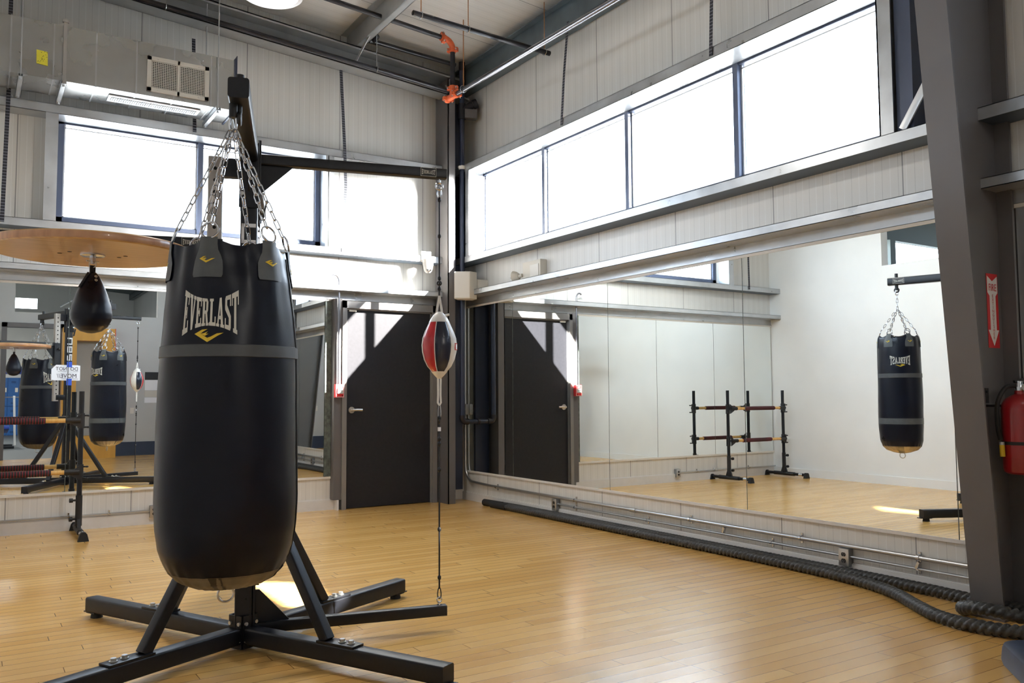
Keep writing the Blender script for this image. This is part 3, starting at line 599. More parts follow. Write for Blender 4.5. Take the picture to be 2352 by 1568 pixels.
# ------------------------------------------------------------------ heavy bags
def heavy_bag(name, label, axis, prof, zt, zb, band, hook_z, text_a, strap0, nstrap, strap_top, folds, txt, sag=False, drop=.075):
    """prof: list of (z, r) from bottom to top"""
    A = V(axis); r = thing(name, label, 'punching bag', (A.x, A.y, zb))
    def rad(z):
        for i in range(len(prof)-1):
            if prof[i][0] <= z <= prof[i+1][0]:
                t = (z-prof[i][0])/(prof[i+1][0]-prof[i][0]); t2 = t*t*(3-2*t)
                return lerp(prof[i][1], prof[i+1][1], .6*t + .4*t2)
        return prof[0][1] if z < prof[0][0] else prof[-1][1]
    def surf(th, z):
        q = rad(z); top = max(0, (z - (zt-.42))/.42); bt = max(0, 1-(z-zb)/.13)
        f = folds*top**1.5*(.55*math.cos(nstrap*(th-strap0)) + .22*math.cos(2*nstrap*(th-strap0)+.8+3*z) + .18*math.sin(17*th+9*z))
        g = .0045*bt*math.cos(26*th) if bt < .95 else 0
        w = .0016*math.sin(3*th+6*z) + .0012*math.sin(5*th-11*z)
        return q + f + g + w
    def at(th, z, off=.0): q = surf(th, z) + off; return V((A.x + q*math.cos(th), A.y + q*math.sin(th), z))
    n = 144; zs = [lerp(zb+.070, zt, i/70) for i in range(71)]
    b = MB(); o = 0
    def ring_mesh(mb, zz, edge=None):
        k0 = len(mb.v)
        for z in zz:
            for k in range(n):
                th = 2*PI*k/n; zq = z + (edge(th) if edge and abs(z-zt) < 1e-6 else 0); p = at(th, z); p.z = zq; mb.v.append(p)
        for i in range(len(zz)-1):
            for k in range(n): mb.f.append((k0+i*n+k, k0+i*n+(k+1) % n, k0+(i+1)*n+(k+1) % n, k0+(i+1)*n+k))
        return k0
    k0 = ring_mesh(b, zs, lambda th: .010*math.cos(nstrap*(th-strap0)) - .004)
    # folded-in top
    base = k0 + 70*n
    for j, (f, dz) in enumerate(((.97, -.012), (.6, -.05), (.02, -.06))):
        s0 = len(b.v)
        for k in range(n):
            p = b.v[base+k]; b.v.append(V((A.x + (p.x-A.x)*f, A.y + (p.y-A.y)*f, p.z+dz)))
        pr = base if j == 0 else s0 - n
        for k in range(n): b.f.append((pr+k, pr+(k+1) % n, s0+(k+1) % n, s0+k))
    body = b.build('bag_body', M['vinyl'], r, angle=70)
    # bottom disc with crossing straps
    b = MB(); zz = [zb + .0005 + .075*i/10 for i in range(11)]; k0 = ring_mesh(b, zz); b.f.append(tuple(range(k0, k0+n))[::-1]); b.build('bag_bottom', M['olive'], r, angle=70)
    c = MB()
    for a in (text_a + .09, text_a + .09 + PI/2):
        pts = []
        for k in range(2):
            th = a + PI*k
            col = [at(th, zb + .078 - .078*i/9, .0015) for i in range(10)] + [V((A.x + rad(zb)*f*math.cos(th), A.y + rad(zb)*f*math.sin(th), zb-.001)) for f in (.6, 0)]
            pts += col if k == 0 else col[::-1][1:]
        s = V((-math.sin(a), math.cos(a), 0))*.027
        c.add([p+s for p in pts] + [p-s for p in pts], [(i, i+1, len(pts)+i+1, len(pts)+i) for i in range(len(pts)-1)])
    c.build('bottom_strap', M['blk2'], r)
    MB().torus((A.x, A.y, zb-.024), dirv(math.degrees(text_a)+28), .029, .0042, 24, 8).build('bottom_ring', M['steel'], r)
    # band
    m = MB()
    for z in (band-.022, band-.020, band+.020, band+.022):
        for k in range(n):
            th = 2*PI*k/n; m.v.append(at(th, z, .0035 if abs(z-band) < .021 else .001))
    for i in range(3):
        for k in range(n): m.f.append((i*n+k, i*n+(k+1) % n, (i+1)*n+(k+1) % n, (i+1)*n+k))
    m.build('waist_band', M['vinylt'], r)
    if sag:
        m = MB()
        for z in (zb+.30, zb+.36):
            for k in range(n): m.v.append(at(2*PI*k/n, z, .002))
        for k in range(n): m.f.append((k, (k+1) % n, n+(k+1) % n, n+k))
        m.build('tape_band', M['vinylg'], r)
    # seam
    th = text_a + 1.62; m = MB().tube([at(th, zs[i], .001) for i in range(2, 70, 2)], .0028, 6); m.build('side_seam', M['blk2'], r)
    # straps, rings, chains
    hook = V((A.x, A.y, hook_z)); cb = hook - V((0, 0, drop))
    MB().cyl(hook + V((0,0,.035)), hook + V((0,0,-.02)), .017, 16).build('swivel', M['blk2'], r)
    if drop > .1: chain(MB(), hook - V((0,0,.07)), cb - V((0,0,.005)), max(2, int((drop-.07)/.036)), .0032, .009).build('drop_chain', M['chrome'], r)
    carabiner(MB(), hook + V((0,0,.004)), hook - V((0,0,.075)), .017, .0048, dirv(math.degrees(text_a)+80)).build('snap_hook', M['chrome'], r)
    for i in range(nstrap):
        th = strap0 + 2*PI*i/nstrap; tn = V((-math.sin(th), math.cos(th), 0)); m = MB(); rows = []
        R0 = rad(zt-.05)
        for zr, hw in ((0.012, .031), (-.015, .031), (-.035, .034), (-.055, .043), (-.075, .049), (-.10, .051), (-.125, .051), (-.135, .047)):
            z = zt + zr*strap_top; q = surf(th, min(z, zt)) + .005
            rows.append([at(th + j*hw*strap_top/R0, min(z, zt), .006) + V((0, 0, max(0, z-zt))) for j in (-1, -.5, 0, .5, 1)])
        for row in rows: m.v += row
        for a in range(len(rows)-1):
            for j in range(4): m.f.append((a*5+j, a*5+j+1, (a+1)*5+j+1, (a+1)*5+j))
        sp = m.build('hanging_strap', M['vinylg'], r)
        q = MB(); q.flat(MARK, lambda u, v: at(th + ((u-.5)*.052*strap_top)/R0, zt - strap_top*(.072 + (v-.5)*.024), .0085)); q.build('printed_mark', M['yel'], sp, smooth=False)
        top = at(th, zt, .003) + V((0,0,.016)); inn = V((A.x, A.y, top.z)) - top; inn.normalize()
        rc = top + V((0,0,.022)) + inn*.012; nn = (inn*.95 - UPV*.3).normalized()
        MB().torus(rc, nn, .032*strap_top, .0042, 24, 8).build('d_ring', M['chrome'], r)
        ct = rc + inn*.012 + V((0,0,.026*strap_top)); e = cb + dirv(math.degrees(th))*.010 + V((0,0,.004))
        chain(MB(), e, ct, max(6, int((e-ct).length/.0355))).build('chain', M['chrome'], r)
    # printed logo
    tw, thh = txt; zc = zt - .262; Rz = rad(zc)
    for ta in (text_a, text_a + PI):
        q = MB(); word_on(q, 'EVERLAST', lambda u, v: at(ta + (u-.5)*tw/Rz, zc + (v-.5)*thh, .0022)); q.build('printed_word', M['cream'], r, smooth=False)
        q = MB(); q.flat(MARK, lambda u, v: at(ta + (u-.5)*tw*.50/Rz, zc - thh*.365 - v*thh*.28, .0022)); q.build('printed_mark', M['yel'], r, smooth=False)
    return r, at
BX = V((-3.985, -5.275, 0)); toc = math.atan2(-8.56-BX.y, -4.811-BX.x)
prof1 = [(.464,.035),(.470,.075),(.482,.130),(.508,.178),(.545,.211),(.585,.229),(.624,.241),(.70,.251),(.80,.2565),(1.03,.2555),(1.19,.2515),(1.337,.2465),(1.455,.237),(1.587,.2235),(1.68,.211),(1.735,.203)]
heavy_bag('heavy_bag', 'big black punching bag hanging in front, wide cream lettering over a gray waist band', BX, prof1, 1.735, .464, 1.338, 2.272, toc - math.radians(17), toc + math.radians(-21), 6, 1.0, .015, (.198, .165))
B2 = C0 + dirv(72)*1.19
prof2 = [(.565,.03),(.575,.085),(.60,.150),(.64,.185),(.70,.202),(.85,.211),(1.1,.212),(1.35,.208),(1.60,.203),(1.70,.198),(1.755,.190),(1.80,.150)]
heavy_bag('heavy_bag', 'black punching bag behind the big front one, shown whole in the right mirror', B2, prof2, 1.775, .565, 1.36, 2.272, math.radians(-35), math.radians(-3), 6, .9, .006, (.19, .10), True, .23)

# ------------------------------------------------------------------ speed bag
S0 = V((PC.x, PC.y, PC.z-.044))
r = thing('speed_bag', 'black teardrop speed bag under the round wooden platform', 'speed bag', (PC.x, PC.y, 1.472))
pr = [(.001, 1.472), (.018, 1.474), (.045, 1.482), (.070, 1.503), (.086, 1.535), (.0885, 1.56), (.083, 1.60), (.068, 1.65), (.049, 1.70), (.032, 1.735), (.019, 1.752), (.013, 1.757)]
pr2 = []
for i in range(len(pr)-1):
    for k in range(4): t = k/4; pr2.append((lerp(pr[i][0], pr[i+1][0], t), lerp(pr[i][1], pr[i+1][1], t)))
pr2.append(pr[-1])
MB().lathe((PC.x, PC.y, 0), pr2, 48, lambda t, z, q: q*(1 + .012*abs(math.sin(2.5*t)))).build('bag_body', M['vinyl'], r, angle=60)
MB().obox((PC.x, PC.y, 1.765), (.0125, .004, .024), (1,.3,0), (-.3,1,0)).build('hanging_loop', M['blk2'], r)
MB().torus((PC.x, PC.y, 1.795), (.4, .9, 0), .0155, .0022, 18, 6).cyl((PC.x-.028, PC.y-.01, 1.808), (PC.x+.028, PC.y+.012, 1.808), .0035, 8).build('swivel_hook', M['steel'], r)
l = MB()
for k in range(2): l.torus((PC.x+.012, PC.y-.030-.010*k, 1.735-.018*k), (.2,-.9,.4), .0045, .0022, 12, 6)
l.build('eyelet', M['steel'], r); MB().tube([V((PC.x-.018, PC.y-.02, 1.752)), V((PC.x-.040, PC.y-.028, 1.71)), V((PC.x-.056, PC.y-.03, 1.68))], .006, 8).build('lace_edge', M['blk2'], r)

# ------------------------------------------------------------------ double-end bag
E0 = V((EB.x, EB.y, 0))
r = thing('double_end_bag', 'red, white and navy double-end bag strung between two stand arms', 'double-end bag', (EB.x, EB.y, .15))
pz = [(1.286, .022), (1.30, .040), (1.325, .062), (1.36, .079), (1.40, .0885), (1.435, .091), (1.47, .0865), (1.505, .074), (1.535, .060), (1.553, .052)]
def panel(a0, a1, name, mat):
    m = MB(); nn = 14; ps = []
    for i in range(len(pz)-1):
        for k in range(3): t = k/3; ps.append((lerp(pz[i][0], pz[i+1][0], t), lerp(pz[i][1], pz[i+1][1], t)))
    ps.append(pz[-1])
    for z, q in ps:
        for k in range(nn):
            f = k/(nn-1); th = math.radians(lerp(a0, a1, f)); puff = q*(1 - .05*(2*f-1)**4); m.v.append(E0 + V((puff*math.cos(th), puff*math.sin(th), z)))
    for i in range(len(ps)-1):
        for k in range(nn-1): m.f.append((i*nn+k, i*nn+k+1, (i+1)*nn+k+1, (i+1)*nn+k))
    return m.build(name, mat, r, angle=60)
at0 = math.degrees(math.atan2(-8.56-EB.y, -4.811-EB.x))
for i, (nm, mt) in enumerate((('red_panel', 'red'), ('navy_panel', 'nav'), ('white_panel', 'whv'), ('red_panel', 'red'), ('navy_panel', 'nav'), ('white_panel', 'whv'))):
    p = panel(at0 - 76 + 60*i, at0 - 16 + 60*i, nm, M[mt])
    o = MB(); th = math.radians(at0 - 16 + 60*i); o.tube([E0 + V((q*.965*math.cos(th), q*.965*math.sin(th), z)) for z, q in pz], .0022, 6); o.build('piping', M['whv'], p)
    if i == 2:
        tt = math.radians(at0 + 70); MB().obox(E0 + V((.0905*math.cos(tt), .0905*math.sin(tt), 1.425)), (.014, .018, .002), (-math.sin(tt), math.cos(tt), 0), UPV).build('maker_patch', M['firered'], p, smooth=False)
        MB().obox(E0 + V((.0925*math.cos(tt), .0925*math.sin(tt), 1.425)), (.010, .013, .001), (-math.sin(tt), math.cos(tt), 0), UPV).build('maker_patch', M['paper'], p, smooth=False)
MB().lathe(E0, [(.053, 1.552), (.045, 1.568), (.030, 1.590), (.014, 1.605), (.006, 1.607)], 36).build('top_cap', M['whv'], r)
MB().lathe(E0, [(.004, 1.262), (.010, 1.264), (.026, 1.280), (.042, 1.299)], 36).build('bottom_cap', M['whv'], r)
sd = dirv(at0+90)
m = MB()
for k in (-1, 1): m.sweep([E0 + sd*.014*k + V((0,0,1.60)), E0 + sd*.010*k + V((0,0,1.63)), E0 + sd*.004*k + V((0,0,1.665)), E0 + V((0,0,1.69))], [(.006*math.cos(2*PI*q/8), .003*math.sin(2*PI*q/8)) for q in range(8)], dirv(at0))
m.build('top_loop', M['whv'], r)
m = MB()
for k in (-1, 1): m.sweep([E0 + sd*.007*k + V((0,0,1.27)), E0 + sd*.006*k + V((0,0,1.18)), E0 + sd*.008*k + V((0,0,1.14)), E0 + V((0,0,1.125))], [(.005*math.cos(2*PI*q/8), .003*math.sin(2*PI*q/8)) for q in range(8)], dirv(at0))
m.build('bottom_loop', M['whv'], r)
MB().tube([E0 + sd*.02 + V((0,0,1.585)), E0 + sd*.045 + V((0,0,1.592)), E0 + sd*.052 + V((0,0,1.592))], .006, 8).build('tie_end', M['whv'], r)
def cord(za, zb, knots, nm):
    m = MB().tube([E0 + V((0,0,lerp(za, zb, i/10))) for i in range(11)], .0045, 8)
    for z in knots: m.sphere(E0 + V((0,0,z)), .0095, 10, 1.4)
    m.build(nm, M['blk2'], r)
cord(2.205, 1.69, (2.19, 1.86+.14, 1.78, 1.725), 'upper_cord'); cord(1.03, .205, (1.06, .955, .93, .80, .50, .26), 'lower_cord')
for k in (0, 1): MB().torus(E0 + V((0,0,(1.755, 1.045)[k])), sd, .011, .0045, 14, 6).build('cord_knot', M['blk2'], r)
MB().torus(E0 + V((0,0,1.755)), dirv(at0), .010, .004, 14, 6).build('cord_knot', M['blk2'], r)
carabiner(MB(), E0 + V((0,0,2.262)), E0 + V((0,0,2.198)), .013, .0032, sd).build('snap_hook', M['chrome'], r)
carabiner(MB(), E0 + V((0,0,1.135)), E0 + V((0,0,1.055)), .009, .0028, sd).build('snap_hook', M['chrome'], r)
carabiner(MB(), E0 + V((0,0,.212)), E0 + V((0,0,.155)), .011, .0028, sd).build('snap_hook', M['blk2'], r)
MB().cyl(E0 + V((0,0,.995)), E0 + V((0,0,1.015)), .0085, 12).build('cord_tag', M['paper'], r)
# handwritten sheet taped to the post
fn_ = dirv(72); fs = dirv(162)
r = thing('paper_sign', 'handwritten white paper sign taped round the stand post, read in the left mirror', 'sign', C0 + fn_*.0415 + V((0,0,1.42)))
def sheet(x0, x1, z0, z1, off, cut=0):
    p = [(x0, z0), (x1, z0), (x1, z1), (x0+cut, z1), (x0, z1-cut)] if cut else [(x0, z0), (x1, z0), (x1, z1), (x0, z1)]
    m = MB(); m.add([C0 + fn_*(.0415+off) + fs*(-a) + V((0,0,z)) for a, z in p], [tuple(range(len(p)))]); return m
sheet(-.205, .145, 1.42, 1.625, .0, .07).build('paper', M['paper'], r, smooth=False)
sheet(-.23, .12, 1.425, 1.63, -.001, .06).build('paper', M['paper'], r, smooth=False)
# writing runs the right way round for someone facing the sign (from the back wall side)
def tface(x0, z0): return lambda x, y: C0 + fn_*.0432 + fs*(x0 + x) + V((0,0,z0 + y))
r_ = r
m = MB(); m.text('DO  NOT', .068, tface(.03, 1.555)); m.text('MOVE//', .080, tface(.03, 1.455))
m.add([tface(-.12, 1.540)(0,0), tface(-.05, 1.540)(0,0), tface(-.05, 1.543)(0,0), tface(-.12, 1.543)(0,0)], [(0,1,2,3)]); m.add([tface(.03, 1.540)(0,0), tface(.15, 1.540)(0,0), tface(.15, 1.543)(0,0), tface(.03, 1.543)(0,0)], [(0,1,2,3)]); m.add([tface(-.12, 1.44)(0,0), tface(.10, 1.44)(0,0), tface(.10, 1.443)(0,0), tface(-.12, 1.443)(0,0)], [(0,1,2,3)])
m.build('handwriting', M['ink'], r_, smooth=False)
m = MB()
for z0, z1 in ((1.60, 1.675), (1.355, 1.445)): m.add([C0 + fn_*.0440 + fs*a + V((0,0,z)) for a, z in ((-.035, z0), (.035, z0), (.035, z1), (-.035, z1))], [(0,1,2,3)])
m.build('blue_tape', M['tape'], r_, smooth=False)
# ------------------------------------------------------------------ padded bar rack in the left corner
# two uprights on T feet joined by two wooden bars with ribbed foam sleeves
XR, XLF = -3.995, -5.12; YR = -.34
r = thing('padded_bar_rack', 'black rack with two wooden bars in ribbed red and black foam, before the left mirror', 'exercise rack', ((XR+XLF)/2, YR, 0))
for x, sg in ((XR, -1), (XLF, 1)):
    lean = .0
    p = MB().cyl((x, YR, .06), (x, YR, 1.235), .0215, 18).build('upright', M['blk'], r)
    MB().cyl((x, YR, .08), (x, YR, .34), .027, 18).build('upright_sleeve', M['blk2'], p)
    k = MB()
    for z in (.30, .14): k.cyl((x, YR, z), (x-.055*1, YR-.01, z), .009, 10).cyl((x-.05, YR-.009, z), (x-.075, YR-.012, z), .019, 12)
    k.builds('clamp_knob', M['blk2'], p)
    f = MB().cyl((x, -.04, .045), (x, YR+.16, .045), .021, 16).cyl((x, YR-.1, .045), (x, -.70, .045), .021, 16).build('base_foot', M['blk'], r)
    MB().cyl((x, YR-.18, .045), (x, YR+.18, .045), .027, 16).prism([(-.06,0),(.06,0),(.022,.10),(-.022,.10)], (x-.012, YR, .05), (0,1,0), UPV, (.024,0,0)).build('foot_socket', M['blk2'], f)
    MB().cyl((x, -.60, .045), (x, -.66, .045), .0235, 16).build('chrome_ring', M['chrome'], f)
    for y, s in ((-.70, -1), (-.04, 1)):
        MB().prism([(-.042,0),(.042,0),(.028,.058),(.014,.075),(-.014,.075),(-.028,.058)], (x, y - .045*(s < 0), 0), (1,0,0), UPV, (0,.045*(1 if s < 0 else .8),0)).build('rubber_foot', M['rub'], f)
for z, nm in ((.985, 'upper'), (.545, 'lower')):
    y = YR - (.045 if nm == 'upper' else .05)
    b = MB().cyl((XLF+.10, y, z), (XR-.10, y, z), .0195, 18).build('wooden_bar', M['bar'], r)
    x0, x1 = (-4.88, -4.27) if nm == 'upper' else (-4.80, -4.22)
    n = 29; pts = [V((lerp(x0, x1, i/(n*4)), y, z)) for i in range(n*4+1)]
    MB().sweep(pts, lambda i: [((.0275 - .002*(i % 4 == 0))*math.cos(2*PI*k/18), (.0275 - .002*(i % 4 == 0))*math.sin(2*PI*k/18)) for k in range(18)]).build('foam_sleeve', M['foam'], b)
    for x, s in ((XR, -1), (XLF, 1)):
        c = MB().cyl((x + s*.125, y, z), (x + s*.01, y, z), .0245, 16).cyl((x, YR, z-.07), (x, YR, z+.06), .0285, 16)
        c.prism([(0,-.07),(.0,.06),(.05,.02),(.09,-.0),(.09,-.02),(.05,-.045)], (x, y-.004, z), (s,0,0), UPV, (0,.008,0)).build('bar_clamp', M['blk2'], b)
        k = MB()
        for zz in (.04, -.06): k.cyl((x, YR, z+zz), (x - s*.045, YR-.02, z+zz), .007, 8).sphere((x - s*.052, YR-.024, z+zz), .013, 10, .7)
        k.builds('clamp_knob', M['blk2'], b)

# ------------------------------------------------------------------ battle rope
def catmull(ps, n):
    out = []
    for i in range(len(ps)-1):
        p0, p1, p2, p3 = V(ps[max(i-1,0)]), V(ps[i]), V(ps[i+1]), V(ps[min(i+2, len(ps)-1)])
        for k in range(n):
            t = k/n; out.append(.5*((2*p1) + (p2-p0)*t + (2*p0-5*p1+4*p2-p3)*t*t + (3*p1-p0-3*p2+p3)*t**3))
    out.append(V(ps[-1])); return out
def resample(pts, step):
    out = [pts[0]]; acc = 0
    for a, b in zip(pts, pts[1:]):
        d = (b-a).length; t = step - acc
        while t <= d: out.append(a + (b-a)*(t/d)); t += step
        acc = (acc + d) % step
    return out
rr = .034
far = [(-.105,-.66,rr),(-.06,-1.4,rr),(-.058,-2.6,rr),(-.058,-4.0,rr),(-.058,-5.1,rr),(-.075,-5.6,rr),(-.10,-5.9,rr),(-.14,-6.4,rr),(-.10,-7.2,rr),(-.16,-7.9,rr)]
near = [(-.128,-.86,rr*.9),(-.125,-1.5,rr),(-.128,-2.6,rr),(-.130,-4.0,rr),(-.150,-4.8,rr),(-.20,-5.25,rr),(-.31,-5.57,rr),(-.50,-5.85,rr),(-.60,-6.02,rr),(-.625,-6.18,rr),(-.58,-6.36,rr),(-.42,-6.56,rr),(-.24,-6.9,rr),(-.26,-7.5,rr),(-.20,-7.85,rr),(-.16,-7.9,rr)]
r = thing('battle_rope', 'thick black twisted battle rope lying along the foot of the right wall', 'rope', (-.1, -.7, 0))
def rope(path, nm):
    pts = resample(catmull(path, 24), .0105); n = 27; m = MB()
    def prof(i):
        ph = i*.0105/.108*2*PI; out = []
        for k in range(n):
            t = 2*PI*k/n; q = rr*(.53 + .51*abs(math.cos(1.5*(t-ph)))**.85); out.append((q*math.cos(t), q*math.sin(t)))
        return out
    m.sweep(pts, prof); m.build(nm, M['rope'], r, angle=80)
rope(far, 'rope_strand'); rope(near, 'rope_strand')
MB().cyl((-.108,-.64,rr), (-.085,-.98,rr), .036, 16).build('end_sleeve', M['rub'], r); MB().cyl((-.130,-.83,rr), (-.126,-1.12,rr), .036, 16).build('end_sleeve', M['rub'], r)
# a tighter loop of the same rope showing round the column foot
loop = [(-.17,-6.085,.034),(-.235,-6.01,.034),(-.315,-5.988,.036),(-.405,-6.04,.05),(-.47,-6.14,.085),(-.455,-6.27,.085),(-.36,-6.38,.055),(-.25,-6.44,.036),(-.15,-6.5,.034)]
rope(loop, 'rope_strand')

# ------------------------------------------------------------------ extinguisher, sign, bracket on the column web
EX = V((-.205, -6.265, 0)); r = thing('fire_extinguisher', 'red fire extinguisher hanging on the gray tapered column', 'fire extinguisher', (EX.x, EX.y, .76))
MB().lathe(EX, [(.070,.755),(.084,.765),(.088,.785),(.088,1.085),(.084,1.115),(.068,1.143),(.040,1.160),(.024,1.166),(.022,1.19)], 36).build('cylinder', M['extred'], r)
MB().lathe(EX, [(.0885,.905),(.0895,.906),(.0895,.921),(.0885,.922)], 36).build('strap', M['blk2'], r)
v = MB().lathe(EX, [(.023,1.185),(.023,1.215),(.017,1.225),(.017,1.235),(.001,1.236)], 18); v.build('valve', M['chrome'], r)
vd = V((-.55,-.83,0)); vs_ = V((.83,-.55,0))
MB().obox(EX + V((0,0,1.245)) + vs_*.03, (.055,.010,.006), vs_*.98+UPV*.25, vd).obox(EX + V((0,0,1.222)) + vs_*.04, (.05,.009,.004), vs_*.99-UPV*.15, vd).build('lever', M['blk2'], r)
MB().cyl(EX + vd*.022 + vs_*.016 + V((0,0,1.200)), EX + vd*.034 + vs_*.016 + V((0,0,1.200)), .019, 18).build('gauge', M['steel'], r)
MB().tube(catmull([EX - vs_*.02 + V((0,0,1.21)), EX - vs_*.07 + V((0,0,1.20)), EX - vs_*.115 + V((0,0,1.12)), EX - vs_*.118 + V((0,0,1.0)), EX - vs_*.106 + V((0,0,.93))], 6), .0115, 10).build('hose', M['rub'], r)
nz = MB().cyl(EX - vs_*.107 + vd*.01 + V((0,0,.905)), EX - vs_*.105 + vd*.01 + V((0,0,.845)), .0125, 14); nz.build('yellow_nozzle_cap', M['yel'], r)
MB().cyl(EX - vs_*.107 + vd*.01 + V((0,0,.905)), EX - vs_*.107 + vd*.01 + V((0,0,.920)), .013, 14).build('nozzle_collar', M['galv'], r)
th0 = math.atan2(vd.y, vd.x)
def exl(a0, a1, z0, z1, q): 
    m = MB(); k = 10
    for i in range(k+1):
        t = th0 + lerp(a0, a1, i/k)
        for z in (z0, z1): m.v.append(EX + V((q*math.cos(t), q*math.sin(t), z)))
    m.f += [(2*i, 2*i+2, 2*i+3, 2*i+1) for i in range(k)]; return m
lb_ = exl(-.30, .95, .955, 1.085, .0886).build('label', M['paper'], r)
ln = MB()
for i in range(13):
    z = 1.074 - .0088*i; q = exl(-.26, .26 - .12*((i*7) % 3 == 0), z, z+.0028, .0890); ln.add(q.v, q.f)
ln.build('label_print', M['gbox'], lb_)
ln = MB()
for z0, z1 in ((1.045,1.060),(1.022,1.036),(.985,1.004),(.965,.972)): q = exl(.40, .62, z0, z1, .0890); ln.add(q.v, q.f)
ln.build('label_symbols', M['nav'], lb_); exl(.34, .93, 1.064, 1.084, .0890).build('label_green', M['greenp'], lb_)
MB().sweep([EX + vs_*.03 + vd*.02 + V((0,0,1.19)), EX + vs_*.075 + vd*.03 + V((0,0,1.165)), EX + vs_*.10 + vd*.03 + V((0,0,1.15))], [(.006,.001),(-.006,.001),(-.006,-.001),(.006,-.001)], vd).build('green_tag', M['greenp'], r)
b = MB().box((-.258, -6.117, 1.12), (-.222, -6.109, 1.20)).cyl((-.24, -6.117, 1.18), (-.24, -6.122, 1.18), .006, 10); b.box((-.252,-6.2,1.10),(-.228,-6.112,1.112))
tag(b.build('wall_bracket', M['blk2']), 'small black hook bracket above the red fire extinguisher', 'bracket')
SG = V((-.133, -6.1105, 1.62)); sw_, sh_ = .112, .405
r = thing('extinguisher_sign', 'red and white arrow sign reading FIRE EXTINGUISHER on the column', 'sign', SG - V((0,0,sh_/2)))
MB().obox(SG, (sw_/2, .0008, sh_/2), (1,0,0), (0,1,0)).build('sign_plate', M['firered'], r, smooth=False)
def sf(off): return lambda a, b: SG + V((a*sw_, -off, b*sh_))
MB().flat([[(-.45,.47),(0,.40),(.45,.47),(.45,.245),(.27,.20),(.27,-.26),(.47,-.26),(0,-.475),(-.47,-.26),(-.27,-.26),(-.27,.20),(-.45,.245)]], sf(.0014)).build('arrow', M['swhite'], r, smooth=False)
m = MB(); m.text('FIRE', .056, lambda x, y: SG + V((x*.78, -.0022, y + .305*sh_ - .015)))
m.text('FIRE', .056, lambda x, y: SG + V((x*.78+.0012, -.0023, y + .305*sh_ - .015)))
for i, ch in enumerate('EXTINGUISHER'): m.text(ch, .0235, lambda x, y: SG + V((x*1.25, -.0022, y + sh_*(.190 - .0513*i) - .004)))
m.build('lettering', M['firered'], r, smooth=False)

# ------------------------------------------------------------------ pull station with conduit
r = thing('fire_alarm_pull', 'small red fire alarm pull station beside the door handle', 'fire alarm', (-1.573, -.12, 1.165))
MB().box((-1.61, -.118, 1.185), (-1.54, -.10, 1.29)).build('back_box', M['ivory'], r, smooth=False)
MB().box((-1.618, -.168, 1.168), (-1.524, -.118, 1.306)).build('housing', M['firered'], r, bevel=.004)
yq = -.169
m = MB(); m.add([(-1.614,yq,1.172),(-1.528,yq,1.172),(-1.528,yq,1.302),(-1.614,yq,1.302)], [(0,1,2,3)]); m.build('white_border', M['swhite'], r, smooth=False)
MB().add([(-1.610,yq-.0006,1.176),(-1.532,yq-.0006,1.176),(-1.532,yq-.0006,1.298),(-1.610,yq-.0006,1.298)], [(0,1,2,3)]).build('face', M['firered'], r, smooth=False)
m = MB(); m.text('FIRE', .034, lambda x, y: V((-1.571 + x*.92, yq-.0014, 1.268 + y))); m.build('lettering', M['swhite'], r, smooth=False)
MB().box((-1.602, yq-.012, 1.208), (-1.540, yq, 1.262)).build('pull_handle', M['swhite'], r, bevel=.003)
m = MB()
for z0, z1 in ((1.252,1.257),(1.234,1.240),(1.216,1.220)): m.box((-1.598, yq-.0135, z0), (-1.544, yq-.011, z1))
m.build('handle_slots', M['dark'], r, smooth=False); MB().cyl((-1.545, yq, 1.186), (-1.545, yq-.003, 1.186), .006, 12).build('key_lock', M['dark'], r)
pts = [(-1.573,-.128,1.305),(-1.573,-.128,2.32)] + [(-1.573-.05+.05*math.cos(t), -.128, 2.38+.075*math.sin(t)) for t in [PI*k/10 for k in range(8)]]
b = MB().tube(pts, .0105, 10, up=(0,1,0)).box((-1.59,-.13,2.30),(-1.556,-.118,2.325)); tag(b.build('alarm_conduit', M['pipes']), 'thin metal conduit with a hooked top rising from the fire alarm', 'conduit')

# security camera
r = thing('security_camera', 'white dome security camera under the girt above the door', 'security camera', (-.583, -.23, 2.53))
MB().box((-.655, -.215, 2.66), (-.535, -.20, 2.78)).build('mount_box', M['whv'], r, bevel=.004)
MB().cyl((-.583, -.235, 2.655), (-.583, -.235, 2.69), .062, 24, .07).build('mount_ring', M['whv'], r)
MB().lathe((-.583, -.235, 0), [(.001,2.535),(.022,2.538),(.040,2.556),(.050,2.585),(.058,2.63),(.060,2.655)], 28).build('dome', M['whv'], r)
m = MB()
for k in (-1, 1): m.cyl((-.592+.018*k, -.275, 2.568), (-.594+.018*k, -.288, 2.562), .011, 12)
m.build('lens', M['dark'], r)
# loudspeaker
r = thing('loudspeaker', 'beige wall loudspeaker by the corner pipe above the mirror', 'loudspeaker', (-.3, -.44, 2.23))
MB().prism([(-.40,-.50),(-.26,-.605),(-.155,-.575),(-.14,-.46),(-.30,-.39)], (0,0,2.235), (1,0,0), (0,1,0), (0,0,.30)).build('cabinet', M['beige'], r, bevel=.008)
MB().obox((-.3312,-.5545,2.385), (.080,.003,.138), (.14,-.105,0), (.105,.14,0)).build('grille_cloth', M['ivory'], r, smooth=False)
MB().box((-.15,-.56,2.30), (-.0,-.50,2.46)).build('wall_bracket', M['beige'], r, bevel=.003)
